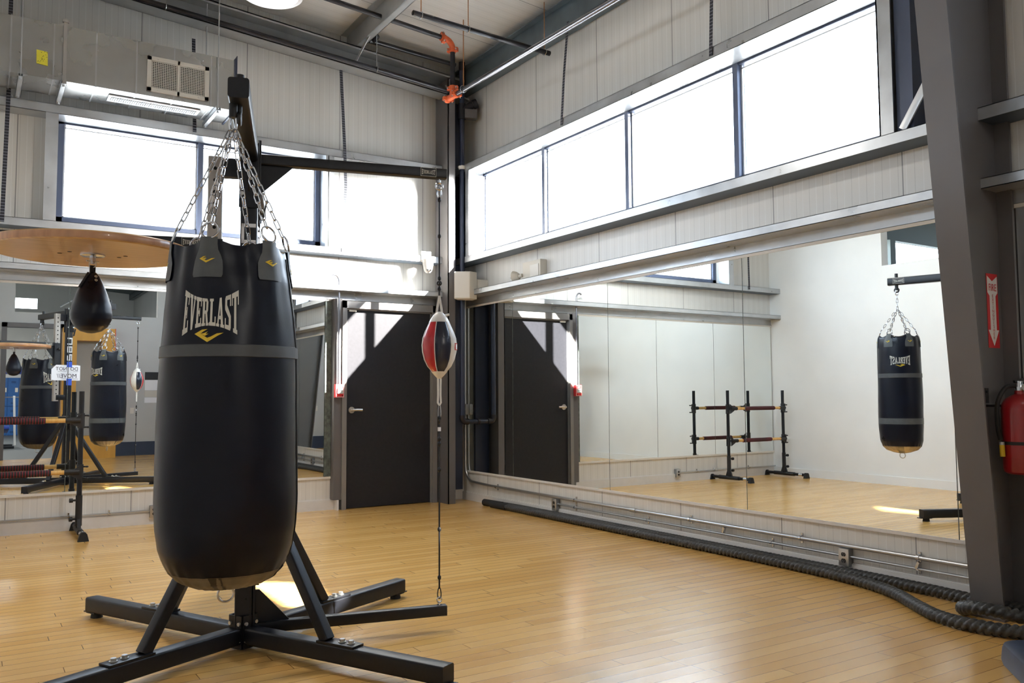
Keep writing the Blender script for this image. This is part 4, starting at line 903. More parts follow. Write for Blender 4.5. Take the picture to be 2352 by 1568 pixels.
# emergency light
r = thing('emergency_light', 'beige emergency light box with round lamp head above the mirrors', 'emergency light', (-.1, -1.55, 2.345))
MB().box((-.085, -1.70, 2.355), (-.0, -1.38, 2.535)).build('battery_box', M['beige'], r, bevel=.01)
MB().obox((-.088, -1.60, 2.43), (.004,.075,.06), (1,0,0), (0,1,0)).build('cover_panel', M['ivory'], r, bevel=.003)
l = MB(); a = V((-.10, -1.355, 2.40)); d = V((-.35, .85, -.15)).normalized(); l.cyl(a - d*.03, a + d*.02, .02, 16).sweep([a + d*.01, a + d*.035, a + d*.065, a + d*.07], lambda i: [((.03,.055,.07,.068)[i]*math.cos(2*PI*k/24), (.03,.055,.07,.068)[i]*math.sin(2*PI*k/24)) for k in range(24)])
l.build('lamp_head', M['beige'], r); MB().sphere(a + d*.068, .05, 16, .35).build('lens', M['lampw'], r)

# ------------------------------------------------------------------ pipes
def coupling(name, c, ax, n, rad, parent=None):
    """grooved coupling: ring with two bolt lugs"""
    c = V(c); ax = V(ax).normalized(); n = V(n).normalized(); m = MB().cyl(c - ax*.026, c + ax*.026, rad*1.38, 22).cyl(c - ax*.013, c + ax*.013, rad*1.55, 22)
    for k in (-1, 1): m.obox(c + n*rad*1.75*k, (.020,.014,.018), ax, n)
    return m
bt = lambda c, ax, n, rad: MB().cyl(V(c) + V(n)*rad*1.85 - V(ax).cross(V(n))*.03, V(c) + V(n)*rad*1.85 + V(ax).cross(V(n))*.032, .0075, 8).cyl(V(c) - V(n)*rad*1.85 - V(ax).cross(V(n))*.03, V(c) - V(n)*rad*1.85 + V(ax).cross(V(n))*.032, .0075, 8)
TX, TY, TZ = -.66, -.95, 4.30; pr_ = .0255
main = thing('sprinkler_main_pipe', 'shiny steel sprinkler main with orange couplings along the top of the right wall', 'pipe', (TX, TY, TZ))
MB().cyl((TX, TY-.07, TZ), (TX+.03, -10.4, TZ-.14), pr_, 18).build('steel_pipe', M['pipes'], main)
el = MB().tube([(TX, TY+.10, TZ+.0),(TX, TY-.06, TZ)], pr_*1.25, 16).tube([(TX, TY, TZ), (TX, TY, TZ+.08)], pr_*1.25, 16); e = el.build('orange_tee', M['org'], main)
for c, ax in (((TX,TY-.075,TZ),(0,1,0)),((TX,TY+.10,TZ),(0,1,0)),((TX,TY,TZ+.085),(0,0,1))):
    n = (1,0,0) if ax[1] else (.6,-.8,0)
    q = coupling('c', c, ax, n, pr_).build('orange_coupling', M['org'], main); bt(c, ax, n, pr_).build('coupling_bolt', M['bolt'], q)
MB().cyl((TX, TY+.126, TZ), (TX, TY+.14, TZ), pr_*1.2, 16).build('end_cap', M['org'], main)
ris = MB().cyl((TX, TY, TZ+.10), (TX, TY, 4.79), pr_, 16).build('black_riser', M['pipe'], main)
q = [(TX - .10 + .10*math.cos(t), TY, 4.80 + .10*math.sin(t)) for t in [PI/2*k/8 for k in range(9)]]
MB().tube(q, pr_*1.25, 16, up=(0,1,0)).build('orange_elbow', M['org'], main)
for c, ax, n in (((TX,TY,4.795),(0,0,1),(.6,-.8,0)),((TX-.115,TY,4.902),(1,0,0),(0,.3,1))):
    q = coupling('c', c, ax, n, pr_).build('orange_coupling', M['org'], main); bt(c, ax, n, pr_).build('coupling_bolt', M['bolt'], q)
MB().cyl((TX-.13, TY, 4.903), (-5.25, TY, 4.903+.079*4.46), pr_, 16).build('black_branch_pipe', M['pipe'], main)
# hangers of the main
for y in (-1.18, -3.9):
    z = TZ - .14*(-y-.95)/9.5; h = MB().torus((TX, y, z+.01), (0,1,0), .036, .004, 20, 6).build('pipe_hanger', M['chrome'], main); MB().cyl((TX, y, z+.04), (TX, y, roof(TX)), .0055, 8).build('hanger_rod', M['copper'], h)
p = thing('sprinkler_branch_pipe', 'black sprinkler pipe running just below the roof beam along the back wall', 'pipe', (-2.8, -.45, 4.7))
z = lambda x: 4.527 - .0745*x
MB().cyl((-.35, -.45, z(-.35)), (-5.25, -.45, z(-5.25)), .024, 16).build('pipe_run', M['pipe'], p)
for x in (-1.30, -3.4): h = MB().torus((x, -.45, z(x)), (1,0,0), .032, .0035, 20, 6).build('pipe_hanger', M['chrome'], p); MB().cyl((x, -.45, z(x)+.03), (x, -.45, roof(x)), .0045, 8).build('hanger_rod', M['galv'], h)
p = thing('sprinkler_branch_pipe', 'short black pipe with capped elbow running into the corner standpipe', 'pipe', (-.8, -.35, 4.94))
MB().cyl((-1.30, -.35, 4.965), (-.30, -.35, 4.915), .024, 16).build('pipe_run', M['pipe'], p); MB().cyl((-1.34, -.35, 4.967), (-1.26, -.35, 4.963), .032, 16).cyl((-1.30,-.35,4.965),(-1.29,-.44,4.99),.03,14).build('elbow_cap', M['pipe'], p)
p = thing('sprinkler_drop_pipe', 'open-ended black pipe hung on two clips under the ceiling near the right wall', 'pipe', (-.9, -2, 4.5))
MB().cyl((-1.63, -2, 4.545), (-.16, -2, 4.497), .024, 16).build('pipe_run', M['pipe'], p); MB().cyl((-1.634, -2, 4.5452), (-1.631, -2, 4.545), .019, 14).build('pipe_mouth', M['dark'], p)
for x in (-1.55, -1.07, -.22):
    zz = 4.497 - (x+.16)*.0327
    h = MB().torus((x, -2, zz), (1,0,0), .031, .0035, 20, 6).build('pipe_clip', M['chrome'], p); MB().cyl((x, -2, zz+.03), (x, -2, roof(x)), .0045, 8).build('hanger_rod', M['copper'], h)
p = thing('drain_standpipe', 'navy vertical standpipe in the corner that turns into the right wall mirror', 'pipe', (-.215, -.35, .9))
PX, PY = -.215, -.352
MB().cyl((PX, PY, .92), (PX, PY, 4.92), .0285, 18).build('standpipe', M['navpipe'], p)
MB().tube([(PX, PY, .965), (PX, PY, .93), (PX+.012, PY, .905), (PX+.035, PY, .893), (PX+.075, PY, .893)], .034, 16, up=(0,1,0)).build('elbow', M['pipe'], p)
MB().cyl((PX+.07, PY, .893), (-.012, PY, .893), .0255, 16).build('stub_pipe', M['navpipe'], p); MB().cyl((-.030, PY, .893), (-.017, PY, .893), .038, 18).build('wall_ring', M['pipe'], p)
MB().cyl((PX, PY, 4.86), (PX, PY, 4.96), .036, 16).build('elbow', M['pipe'], p)
MB().cyl((PX, PY, 4.30), (PX, PY, 4.48), .042, 16).cyl((PX, PY, 4.40), (PX+.11, PY-.06, 4.47), .040, 16).cyl((PX+.11, PY-.06, 4.47), (PX+.15, PY-.08, 4.49), .055, 18).build('valve_body', M['pipe'], p)
MB().obox((PX+.09, PY-.04, 4.36), (.07,.05,.05), (1,-.4,0), (.4,1,0)).build('valve_box', M['colgray'], p)
MB().cyl((PX, PY, 3.725), (PX, PY, 3.765), .037, 18).box((PX, PY-.012, 3.73), (-.06, PY+.012, 3.76)).cyl((PX-.05,PY-.01,3.745),(PX-.03,PY-.01,3.745),.014,10).build('pipe_clamp', M['ivory'], p)
# conduits and outlet boxes on the right wall
r = thing('corner_conduit', 'gray conduit that comes down the corner and bends along the right wall base', 'conduit', (-.04, -3, .2))
pts = [(-.038,-.10,2.27),(-.038,-.10,.42)] + [(-.038, -.10-.16*(1-math.cos(t)), .42-.20*math.sin(t)) for t in [PI/2*k/8 for k in range(1,9)]] + [(-.03,-.6,.205),(-.028,-1.5,.20),(-.028,-10.3,.195)]
MB().tube(pts, .0145, 12, up=(1,0,0)).build('tube', M['cond'], r)
m = MB()
for y in (-.75, -2.15, -3.65, -4.7, -5.55): m.cyl((-.028,y,.199),(-.028,y-.018,.199),.0175,12).box((-.012,y-.014,.165),(0,y,.23))
m.build('strap_clips', M['chrome'], r)
MB().cyl((-.028,-2.95,.1985),(-.028,-3.02,.1985),.0185,14).build('sleeve', M['steel'], r)
r = thing('low_conduit', 'thinner lower conduit joining the outlet boxes on the right wall', 'conduit', (-.03, -3.5, .13))
MB().cyl((-.03,-1.86,.135),(-.03,-10.3,.130), .010, 10).build('tube', M['cond'], r)
m = MB()
for y in (-2.15, -3.15, -4.45, -5.55): m.cyl((-.03,y,.134),(-.03,y-.015,.134),.013,10).box((-.012,y-.012,.10),(0,y,.16))
m.build('strap_clips', M['chrome'], r); MB().obox((-.035,-4.02,.165),(.012,.008,.022),(1,0,0),(0,1,.4)).build('loose_strap', M['chrome'], r); MB().obox((-.035,-5.56,.155),(.012,.008,.022),(1,0,0),(0,1,.4)).build('loose_strap', M['chrome'], r)
def outlet(name, label, c, wall):
    c = V(c); r = thing(name, label, 'outlet', c - V((0,0,.058)))
    if wall == 'B': n, s = V((-1,0,0)), V((0,-1,0))
    else: n, s = V((0,-1,0)), V((1,0,0))
    MB().obox(c + n*.024, (.038,.056,.024), s, UPV).build('box', M['gbox'], r, bevel=.006)
    MB().obox(c + n*.0495, (.037,.055,.0015), s, UPV).build('cover_plate', M['cond'], r, bevel=.001)
    m = MB()
    for k in (-1, 1): m.prism([(.017*math.cos(t), .0155*max(-.8, min(.8, math.sin(t)))) for t in [2*PI*q/20 for q in range(20)]], c + n*.0505 + UPV*.0195*k, s, UPV, n*.0015)
    m.build('socket', M['blk2'], r, smooth=False)
    m = MB()
    for k in (-1, 1):
        for a, h in ((-.006, .004), (.006, .0032)): m.obox(c + n*.0522 + s*a + UPV*(.0215*k+(.002 if k>0 else .0)), (.001,h,.0004), s, UPV)
        m.cyl(c + n*.052 + UPV*(.0195*k-.008), c + n*.0526 + UPV*(.0195*k-.008), .0022, 8)
    m.build('socket_slots', M['gbox'], r, smooth=False)
    m = MB()
    for i in (-1, 1):
        for j in (-1, 1): m.cyl(c + n*.0505 + s*.031*i + UPV*.048*j, c + n*.0525 + s*.031*i + UPV*.048*j, .004, 8)
    m.build('cover_screw', M['bolt'], r)
outlet('power_outlet', 'gray outlet box low on the right wall near the rope end', (0,-1.85,.128), 'B')
outlet('power_outlet', 'gray outlet box low on the right wall above the doubled rope', (0,-5.06,.125), 'B')
outlet('power_outlet', 'gray outlet box low on the back wall beside the big punching bag', (-3.335,-.0,.118), 'A')
r = thing('wall_conduit', 'thin gray conduit low along the back wall leading to an outlet box', 'conduit', (-4.3,-.02,.125))
MB().cyl((XL,-.028,.125),(-3.37,-.028,.125),.0095,10).build('tube', M['cond'], r)
m = MB()
for x in (-4.75, -4.05, -3.72): m.cyl((x,-.028,.125),(x+.015,-.028,.125),.0125,10).box((x,-.012,.095),(x+.013,0,.155))
m.build('strap_clips', M['chrome'], r)
r = thing('switch_box', 'small gray switch box on the corner conduit over the mirror edge', 'switch box', (-.04,-.13,.965))
MB().box((-.06,-.155,.965),(-.018,-.085,1.085)).build('box', M['gbox'], r, bevel=.004); MB().box((-.063,-.15,.97),(-.06,-.09,1.08)).build('cover_plate', M['cond'], r)
# ------------------------------------------------------------------ air duct on the back wall
r = thing('air_duct', 'galvanized rectangular air duct along the top of the back wall', 'air duct', (-4.0, -.485, 3.83))
d0, d1, z0, z1, x0, x1 = -.70, -.27, 3.83, 4.305, XL-.05, -2.83
MB().box((x0, d0, z0), (x1, d1, z1)).build('duct_body', M['duct'], r, smooth=False)
m = MB()
for x in (-4.62, -4.31, -3.99, -3.67, -3.36, -3.04): m.box((x-.006, d0-.004, z0-.004), (x+.006, d1+.004, z1+.004))
m.builds('seam', M['galv'], r, smooth=False)
m = MB().box((x1-.004, d0-.012, z0-.012), (x1+.012, d1+.012, z1+.012)); m.box((x1+.012, d0-.035, z1-.20), (x1+.016, d1+.1, z1+.035)); m.build('end_flange', M['frame'], r, smooth=False)
# wall register with two fields of bars
gx0, gx1, gz0, gz1 = -3.588, -3.062, 3.868, 4.185; g = thing('air_grille', 'beige double air grille on the front of the duct', 'air grille', ((gx0+gx1)/2, d0-.01, gz0))
f = MB(); t = .038; y0, y1 = d0-.022, d0-.004; gm = (gx0+gx1)/2
for a in ((gx0, gx0+t, gz0, gz1), (gx1-t, gx1, gz0, gz1), (gx0, gx1, gz0, gz0+t), (gx0, gx1, gz1-t, gz1), (gm-.011, gm+.011, gz0, gz1)): f.box((a[0], y0, a[2]), (a[1], y1, a[3]))
f.build('frame', M['grille'], g, smooth=False, bevel=.002); MB().box((gx0+.01, d0-.006, gz0+.01), (gx1-.01, d0-.004, gz1-.01)).build('dark_back', M['dark'], g, smooth=False)
m = MB(); n = 14
for fx0, fx1 in ((gx0+t, gm-.011), (gm+.011, gx1-t)):
    for i in range(n): x = lerp(fx0, fx1, (i+.5)/n); m.box((x-.0024, y0+.004, gz0+t), (x+.0024, y0+.009, gz1-t))
    for i in range(16): z = lerp(gz0+t, gz1-t, (i+.5)/16); m.box((fx0, y0+.002, z-.0022), (fx1, y0+.006, z+.0022))
m.build('bars', M['grille'], g, smooth=False)
m = MB()
for x in (gx0+.09, gx1-.09):
    for z in (gz0+.019, gz1-.019): m.cyl((x, y0, z), (x, y0-.004, z), .006, 10)
m.build('screw', M['steel'], g)
s0, s1, ym = -3.84, -3.13, -.485; g = thing('slot_diffuser', 'long white slotted diffuser under the duct', 'air grille', ((s0+s1)/2, ym, z0-.02))
MB().box((s0-.03, ym-.085, z0-.012), (s1+.03, ym+.085, z0-.004)).build('flange', M['lampw'], g, smooth=False)
MB().box((s0, ym-.045, z0-.0135), (s1, ym+.045, z0-.012)).build('dark_slot', M['gbox'], g, smooth=False)
m = MB(); n = 40
for i in range(n+1): x = lerp(s0, s1, i/n); m.box((x-.0045, ym-.045, z0-.020), (x+.0045, ym+.045, z0-.0125))
m.build('blades', M['lampw'], g, smooth=False)
b = MB().add([(-4.437, d0-.006, 4.055), (-4.355, d0-.006, 4.05), (-4.352, d0-.006, 3.932), (-4.434, d0-.006, 3.94), (-4.437, d0-.0045, 4.055), (-4.355, d0-.0045, 4.05), (-4.352, d0-.0045, 3.932), (-4.434, d0-.0045, 3.94)], [(0,1,2,3),(7,6,5,4),(0,4,5,1),(1,5,6,2),(2,6,7,3),(3,7,4,0)])
r = thing('paper_note', 'small yellow paper note stuck on the duct front', 'note', (-4.395, d0, 3.93)); b.build('paper', M['note'], r, smooth=False)
m = MB(); random.seed(2)
for i in range(16): x = -4.43 + .07*random.random(); z = 3.95 + .095*random.random(); m.add([(x, d0-.0068, z), (x+.006, d0-.0068, z), (x+.006, d0-.0068, z+.004), (x, d0-.0068, z+.004)], [(0,1,2,3)])
m.build('scribble', M['ink'], r, smooth=False)
# duct hangers
for x, lb in ((-4.545, 'duct hanger with rods and trapeze bar at the left end of the duct'), (-4.235, 'duct hanger beside the yellow note on the duct'), (-2.985, 'duct hanger right of the beige grille, long thin rods')):
    h = thing('duct_hanger', lb, 'hanger', (x, -.485, z0-.06), 'duct hangers')
    t = MB().box((x-.020, d0-.07, z0-.046), (x+.020, d1+.06, z0-.042)); t.box((x-.020, d0-.07, z0-.046), (x-.017, d1+.06, z0-.005)); t.box((x+.017, d0-.07, z0-.046), (x+.020, d1+.06, z0-.005)); t.build('trapeze_bar', M['galv'], h, smooth=False)
    top = roof(x) if x != -4.235 else 4.33
    for y in (d0-.03, d1+.03): MB().cyl((x, y, z0-.06), (x, y, top), .0055, 8).cyl((x, y, z0-.062), (x, y, z0-.046), .011, 6).build('rod', M['galv'], h)
    if x == -4.235: MB().obox((x+.004, d0-.034, 4.06), (.013, .003, .26), (1,0,0), (0,1,0)).box((x-.02, d0-.05, 4.32), (x+.03, d0-.02, 4.345)).build('strap_angle', M['cond'], h, smooth=False)
# perforated straps hanging over the girts
def strap(pts, wall, label):
    m = MB(); ax = (1,0,0) if wall == 'A' else (0,1,0)
    m.sweep(pts, [(.0165,.0012),(-.0165,.0012),(-.0165,-.0012),(.0165,-.0012)] , up=((0,1,0) if wall == 'A' else (1,0,0)))
    tag(m.build('perforated_strap', M['perf'], smooth=False), label, 'metal strap', 'perforated black straps')
y = -.208
strap([(-4.615,-.215,5.1),(-4.618,-.215,4.4),(-4.612,y,3.85),(-4.622,y,3.2),(-4.630,y,2.685)], 'A', 'perforated black strap hanging behind the left end of the duct')
strap([(-3.10,-.215,4.63),(-3.09,-.215,4.2),(-3.072,y,3.72)], 'A', 'short perforated black strap right of the beige air grille')
strap([(-1.605,-.215,4.63),(-1.58,-.215,4.2),(-1.552,y,3.75),(-1.540,y,3.4),(-1.555,y,3.0),(-1.566,y,2.69)], 'A', 'long perforated black strap on the back wall right of the window')
strap([(-.215,-2.378,4.66),(-.215,-2.31,4.2),(-.208,-2.249,3.71)], 'B', 'perforated black strap on the right wall beside the open-ended pipe')
strap([(-.215,-4.215,4.66),(-.215,-4.185,4.2),(-.208,-4.155,3.71)], 'B', 'perforated black strap on the right wall above the wide window pane')
m = MB(); m.sweep([(-.20,-2.34,4.89),(-1.47,-2.30,4.90),(-2.97,-2.28,5.0)], [(.0165,.0012),(-.0165,.0012),(-.0165,-.0012),(.0165,-.0012)])
o = m.build('perforated_strap', M['perf'], smooth=False); tag(o, 'perforated black strap stretched across the ceiling from the eave beam', 'metal strap', 'perforated black straps')
# high bay lamps
def lamp(x, y, z, label, power):
    r = thing('high_bay_lamp', label, 'ceiling light', (x, y, z), 'round high bay lamps')
    MB().lathe((x, y, z), [(.001,.0),(.175,.0),(.178,.004)], 48).build('lens', M['lamp'], r)
    MB().lathe((x, y, z), [(.172,.004),(.176,-.014),(.205,-.012),(.212,.02),(.205,.05),(.12,.075),(.001,.076)], 48).build('rim', M['lampw'], r)
    m = MB()
    for k in range(36): t = 2*PI*k/36; m.obox((x+.16*math.cos(t), y+.16*math.sin(t), z+.07), (.045,.003,.022), (math.cos(t), math.sin(t), 0), (-math.sin(t), math.cos(t), 0))
    m.build('cooling_fins', M['lampw'], r, smooth=False); MB().cyl((x,y,z+.07),(x,y,z+.17),.075,24).build('driver_box', M['lampw'], r); MB().cyl((x,y,z+.17),(x,y,roof(x)),.008,8).build('stem', M['galv'], r)
    l = bpy.data.lights.new('high_bay_light', 'AREA'); l.shape = 'DISK'; l.size = .34; l.energy = power; l.color = (1, .96, .90); lo = bpy.data.objects.new('high_bay_light', l); COL.objects.link(lo); lo.location = (x, y, z-.03)
lamp(-3.14, -2.90, 3.95, 'round white high bay lamp hanging over the punching bag stand', 40)
lamp(-2.2, -8.6, 4.2, 'round white high bay lamp behind the viewer', 6)
lamp(-2.65, -13.5, 4.15, 'nearer round high bay lamp in the locker room, seen in the back mirror', 170); lamp(-6.0, -18.5, 4.15, 'farther round high bay lamp added to light the locker room, out of view', 300)  # farther lamp is an added, unseen source for the locker room

# dark blue molded step at the lower right
r = thing('exercise_step', 'dark blue molded plastic step on the floor before the gray column', 'exercise step', (-1.098, -6.898, 0))
def rr_poly(w, h, q, n=6): 
    P = []
    for cx, cy, a0 in ((w-q,h-q,0),(-w+q,h-q,90),(-w+q,-h+q,180),(w-q,-h+q,270)):
        for k in range(n+1): t = math.radians(a0+90*k/n); P.append((cx+q*math.cos(t), cy+q*math.sin(t)))
    return P
ux = V((-.74,-.67,0)); uy = V((.67,-.74,0)); oc = V((-1.098, -6.898, 0))
m = MB(); rings = []
for w, h, z in ((.40,.20,0),(.405,.205,.02),(.40,.20,.07),(.395,.195,.085),(.375,.175,.092),(.33,.13,.086)):
    rings.append([oc + ux*a + uy*b + V((0,0,z)) for a, b in rr_poly(w, h, .11)])
k0 = len(rings[0])
for q in rings: m.v += q
for i in range(len(rings)-1):
    for j in range(k0): m.f.append((i*k0+j, i*k0+(j+1) % k0, (i+1)*k0+(j+1) % k0, (i+1)*k0+j))
m.f.append(tuple(range(k0))[::-1]); m.f.append(tuple(range((len(rings)-1)*k0, len(rings)*k0))); m.build('step_shell', M['navyb'], r, angle=50)

# ------------------------------------------------------------------ what the mirrors show behind the viewer
struct(MB().box((-12, -24, -.12), (0, YB-.1, -.001)).build('floor', M['rubfl'], smooth=False), 'gray rubber floor of the locker area, seen in the left mirror', 'floor')
struct(MB().box((-12, YB-.1, -.12), (XL-.1, 0, -.001)).build('floor', M['rubfl'], smooth=False), 'gray rubber floor beyond the left wall', 'floor')
b = MB(); b.box((-12.1, -24.15, 0), (0, -24, 4.2)); b.box((-12.1, -24.15, 4.55), (0, -24, 6.2)); b.box((-12.1,-24.15,4.2),(-5.2,-24,4.55)); b.box((-3.0,-24.15,4.2),(0,-24,4.55)); b.box((-4.05,-24.15,4.2),(-3.95,-24,4.55)); struct(b.build('wall_far', M['white'], smooth=False), 'white far wall of the locker area', 'wall')
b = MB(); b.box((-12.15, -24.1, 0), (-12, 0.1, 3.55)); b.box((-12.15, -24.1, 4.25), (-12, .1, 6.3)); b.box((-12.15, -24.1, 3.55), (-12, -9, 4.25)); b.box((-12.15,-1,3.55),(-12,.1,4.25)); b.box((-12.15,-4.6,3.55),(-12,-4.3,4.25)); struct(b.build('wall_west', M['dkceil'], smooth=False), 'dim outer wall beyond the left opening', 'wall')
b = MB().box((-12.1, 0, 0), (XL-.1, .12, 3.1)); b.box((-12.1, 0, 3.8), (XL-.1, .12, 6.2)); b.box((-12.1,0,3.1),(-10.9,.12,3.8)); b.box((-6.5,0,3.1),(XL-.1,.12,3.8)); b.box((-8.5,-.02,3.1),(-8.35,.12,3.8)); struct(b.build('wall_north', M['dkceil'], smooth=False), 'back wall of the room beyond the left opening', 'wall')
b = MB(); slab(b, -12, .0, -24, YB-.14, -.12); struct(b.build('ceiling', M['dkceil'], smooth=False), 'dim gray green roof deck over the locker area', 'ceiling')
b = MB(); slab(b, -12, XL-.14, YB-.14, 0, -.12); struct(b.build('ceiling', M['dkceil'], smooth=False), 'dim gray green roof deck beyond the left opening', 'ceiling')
struct(MB().box((-12, -23.995, 2.0), (0, -23.98, 2.25)).build('trim_19', M['bluep'], smooth=False), 'blue stripe along the far wall over the lockers', 'trim')
b = MB()
for y in (-2.2, -4.3): b.tube([(-12, y, 4.2), (XL-.2, y, 4.0)], .06, 10)
for x in (-6.6, -8.2, -9.8): b.box((x-.05, -11, 4.55), (x+.05, 0, 4.85))
struct(b.build('ceiling_truss', M['dkgreen'], smooth=False), 'dark roof framing beyond the left opening', 'beam')
r0 = None; ORD = ('first', 'second', 'third', 'fourth', 'fifth')
for i in range(5):
    x = -4.75 + .32*i
    for j in (0, 1):
        lb = 'blue metal locker, %s row, %s from the left as the back mirror shows them' % (('lower', 'upper')[j], ORD[i])
        if r0 is None:
            r0 = thing('locker', lb, 'locker', (x, -23.7, 0), 'blue lockers')
            MB().box((x, -23.95, 0), (x+.315, -23.5, .93)).build('cabinet', M['blue'], r0, smooth=False)
            dr = MB().box((x+.015, -23.5, .02), (x+.30, -23.488, .91)).build('door', M['blue'], r0, smooth=False, bevel=.004)
            MB().box((x+.20, -23.488, .46), (x+.28, -23.475, .60)).build('latch_plate', M['ivory'], dr, smooth=False)
            m = MB()
            for z in (.80, .76, .12, .08): m.box((x+.09, -23.4878, z), (x+.22, -23.4870, z+.012))
            m.build('vent_slots', M['dark'], dr, smooth=False)
        else: c = copy_tree(r0, None, (.32*i, 0, .94*j)); c['label'] = lb
r = thing('timber_frame', 'amber plywood frame with base box beside the doorway, seen in the left mirror', 'frame', (-2.85, -10.25, 0))
for a in ((-3.32, -3.07), (-2.62, -2.38)): MB().box((a[0], -10.36, .44), (a[1], -10.10, 2.32)).build('post', M['orange'], r, smooth=False)
MB().box((-3.32, -10.36, 2.32), (-2.38, -10.10, 2.57)).build('header', M['orange'], r, smooth=False); MB().box((-3.42, -10.42, 0), (-2.34, -10.04, .44)).build('base_box', M['orange'], r, smooth=False)
MB().box((-2.385, -10.365, 0), (-2.374, -10.095, 2.575)).build('red_edge', M['firered'], r, smooth=False)
r = thing('weight_bench', 'blue padded weight bench on the rubber floor, seen in the left mirror', 'bench', (-4.1, -15.5, 0))
MB().obox((-4.15,-15.4,.44),(.14,.55,.04),(1,0,0),(0,1,.12)).build('seat_pad', M['bluep'], r, bevel=.02)
MB().stube((-4.15,-15.9,.06),(-4.15,-14.9,.38),.06).stube((-4.4,-14.95,.03),(-3.9,-14.95,.03),.06).stube((-4.4,-15.95,.03),(-3.9,-15.95,.03),.06).build('bench_frame', M['blk'], r)
MB().stube((-4.45,-15.95,.03),(-4.35,-15.8,1.25),.05).stube((-3.85,-15.95,.03),(-3.9,-15.8,1.25),.05).build('bar_upright', M['lampw'], r); MB().cyl((-4.75,-15.8,1.22),(-3.45,-15.8,1.22),.014,10).build('barbell', M['chrome'], r)
MB().cyl((-3.56,-15.8,1.22),(-3.44,-15.8,1.22),.16,20).cyl((-4.76,-15.8,1.22),(-4.66,-15.8,1.22),.16,20).build('weight_plate', M['blk2'], r)
r = thing('wall_poster', 'tall notice sheets on the gray wall, half hidden behind the bag in the left mirror', 'poster', (-1.5, YB, 1.1))
for z0, z1, mt in ((1.56,1.72,'blk2'),(1.34,1.55,'paper'),(1.20,1.33,'grille'),(1.08,1.19,'paper')): MB().box((-1.75, YB, z0), (-1.20, YB+.006, z1)).build('sheet', M[mt], r, smooth=False)
outl = MB().box((-2.02, YB, .86), (-1.95, YB+.008, .98)); tag(outl.build('wall_socket', M['ivory'], smooth=False), 'white wall socket on the gray wall, seen in the left mirror', 'outlet')
r = thing('roof_brace_rods', 'crossed bright brace rods behind the high opening in the gray wall', 'brace', (-2, -12, 4)); MB().cyl((-3.2,-12.5,3.2),(-.6,-12.3,4.9),.02,10).build('rod', M['brace'], r)
MB().obox((-1.95,-12.4,4.05),(.05,.03,.04),(1,0,.6),(0,1,0)).build('turnbuckle', M['copper'], r)

# added unseen screen with a slit, cutting the sun to one floor streak
GT, GR, GL, GE = (-11.72, 7.64), (-12.26, 7.73), (-11.98, 8.14), (-14.16, 8.28)
b = MB(); b.prism([(-7.66,-.3),(-36,-.3),(-36,8.28),GE,GR,GT,(-7.66,6.88)], (4,0,0), (0,1,0), UPV, (.05,0,0)); b.prism([(-7.66,6.88),GT,GL,GE,(-36,8.28),(-36,12.3),(-7.66,12.3)], (4,0,0), (0,1,0), UPV, (.05,0,0))
struct(b.build('sun_blocker', M['gray'], smooth=False), 'added slotted sun blocker outside beyond the windows, out of view', 'sun blocker')
# ------------------------------------------------------------------ light
w = bpy.data.worlds.new('World'); SC.world = w; w.use_nodes = True; nt = w.node_tree; nt.nodes.clear()
o = nt.nodes.new('ShaderNodeOutputWorld'); bg = nt.nodes.new('ShaderNodeBackground'); tc = nt.nodes.new('ShaderNodeTexCoord'); sp = nt.nodes.new('ShaderNodeSeparateXYZ'); rp = nt.nodes.new('ShaderNodeValToRGB')
nt.links.new(tc.outputs['Generated'], sp.inputs[0]); nt.links.new(sp.outputs[2], rp.inputs[0]); nt.links.new(rp.outputs[0], bg.inputs[0]); nt.links.new(bg.outputs[0], o.inputs[0])
rp.color_ramp.elements[0].position = 0; rp.color_ramp.elements[0].color = (.84, .92, 1, 1); rp.color_ramp.elements[1].position = .7; rp.color_ramp.elements[1].color = (.62, .78, 1, 1)
bg.inputs[1].default_value = SKY
s = bpy.data.lights.new('sun', 'SUN'); s.energy = SUN; s.angle = math.radians(.7); s.color = (1, .93, .82); so = bpy.data.objects.new('sun', s); COL.objects.link(so)
so.rotation_euler = V((-.83, 1.0, -.905)).to_track_quat('-Z', 'Y').to_euler(); so.location = (5, -6, 8)
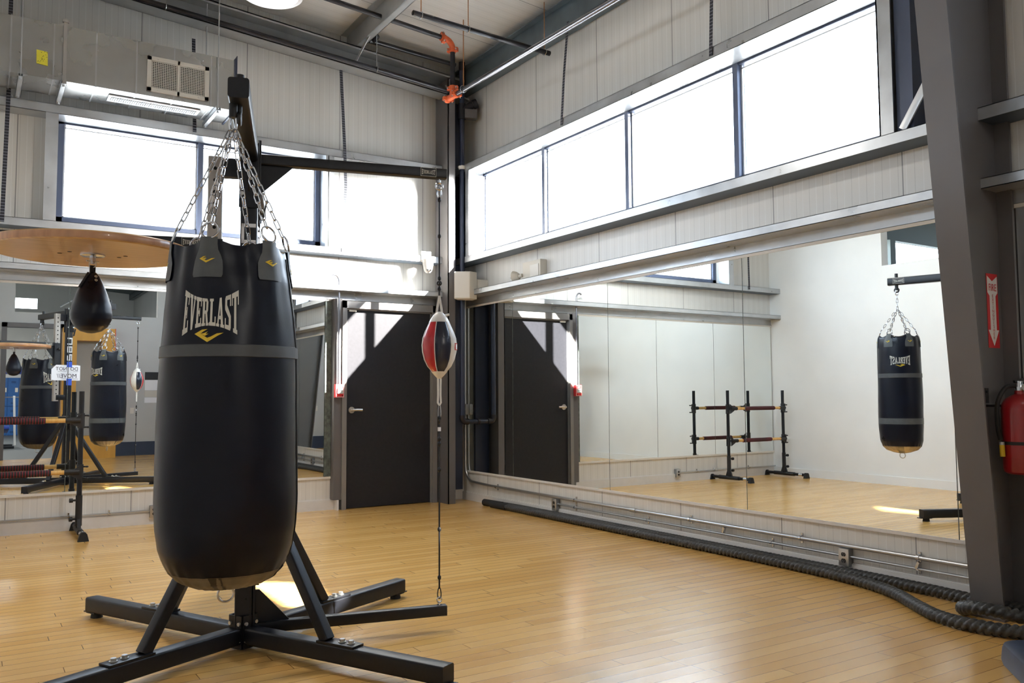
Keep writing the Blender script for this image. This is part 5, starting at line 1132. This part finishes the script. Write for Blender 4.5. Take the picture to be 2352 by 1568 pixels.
# low warm fill sun, added to whiten the back wall beside the door
s = bpy.data.lights.new('fill_sun', 'SUN'); s.energy = FILL; s.angle = math.radians(16); s.color = (1, .97, .91); so = bpy.data.objects.new('fill_sun', s); COL.objects.link(so); so.location = (6, -7, 6)
so.rotation_euler = V((-.83, 1.0, -.22)).to_track_quat('-Z', 'Y').to_euler()
def portal(c, sx, sy, rot):
    l = bpy.data.lights.new('window_portal', 'AREA'); l.shape = 'RECTANGLE'; l.size = sx; l.size_y = sy; l.cycles.is_portal = True
    p = bpy.data.objects.new('window_portal', l); COL.objects.link(p); p.location = c; p.rotation_euler = rot
portal((-2.97, .115, 3.25), 2.5, .98, (-PI/2, 0, 0))
for y0, y1 in WB: portal((.115, (y0+y1)/2, 3.25), .98, y1-y0, (0, PI/2, 0))
portal((-4.1, -24.2, 4.38), 2.2, .35, (PI/2, 0, 0)); portal((-12.2, -5, 3.9), .7, 8, (0, -PI/2, 0)); portal((-8.7, .2, 3.45), 4.4, .7, (-PI/2, 0, 0))

# ------------------------------------------------------------------ camera
cd = bpy.data.cameras.new('camera'); cd.sensor_width = 36; cd.sensor_fit = 'HORIZONTAL'; cd.lens = 1941.46/2352*36; cd.clip_start = .05; cd.clip_end = 200
co_ = bpy.data.objects.new('camera', cd); COL.objects.link(co_)
ya_, pi_, ro_ = 0.569212512, 0.0648059131, -0.00569021350
f = V((math.sin(ya_)*math.cos(pi_), math.cos(ya_)*math.cos(pi_), math.sin(pi_))); rt = V((math.cos(ya_), -math.sin(ya_), 0)); up = rt.cross(f)
r2 = rt*math.cos(ro_) + up*math.sin(ro_); u2 = -rt*math.sin(ro_) + up*math.cos(ro_)
mw = Matrix.Identity(4)
for i in range(3): mw[i][0] = r2[i]; mw[i][1] = u2[i]; mw[i][2] = -f[i]
mw.translation = V((-4.811, -8.560, 1.17)); co_.matrix_world = mw
SC.camera = co_
SC.view_settings.view_transform = VT; SC.view_settings.look = LOOK; SC.view_settings.exposure = EXPO; SC.view_settings.gamma = 1
cy = SC.cycles
cy.max_bounces = 10; cy.diffuse_bounces = 5; cy.glossy_bounces = 6; cy.transmission_bounces = 6; cy.transparent_max_bounces = 12
cy.use_denoising = True; cy.caustics_reflective = True; cy.caustics_refractive = False; cy.sample_clamp_indirect = 6; cy.blur_glossy = .5
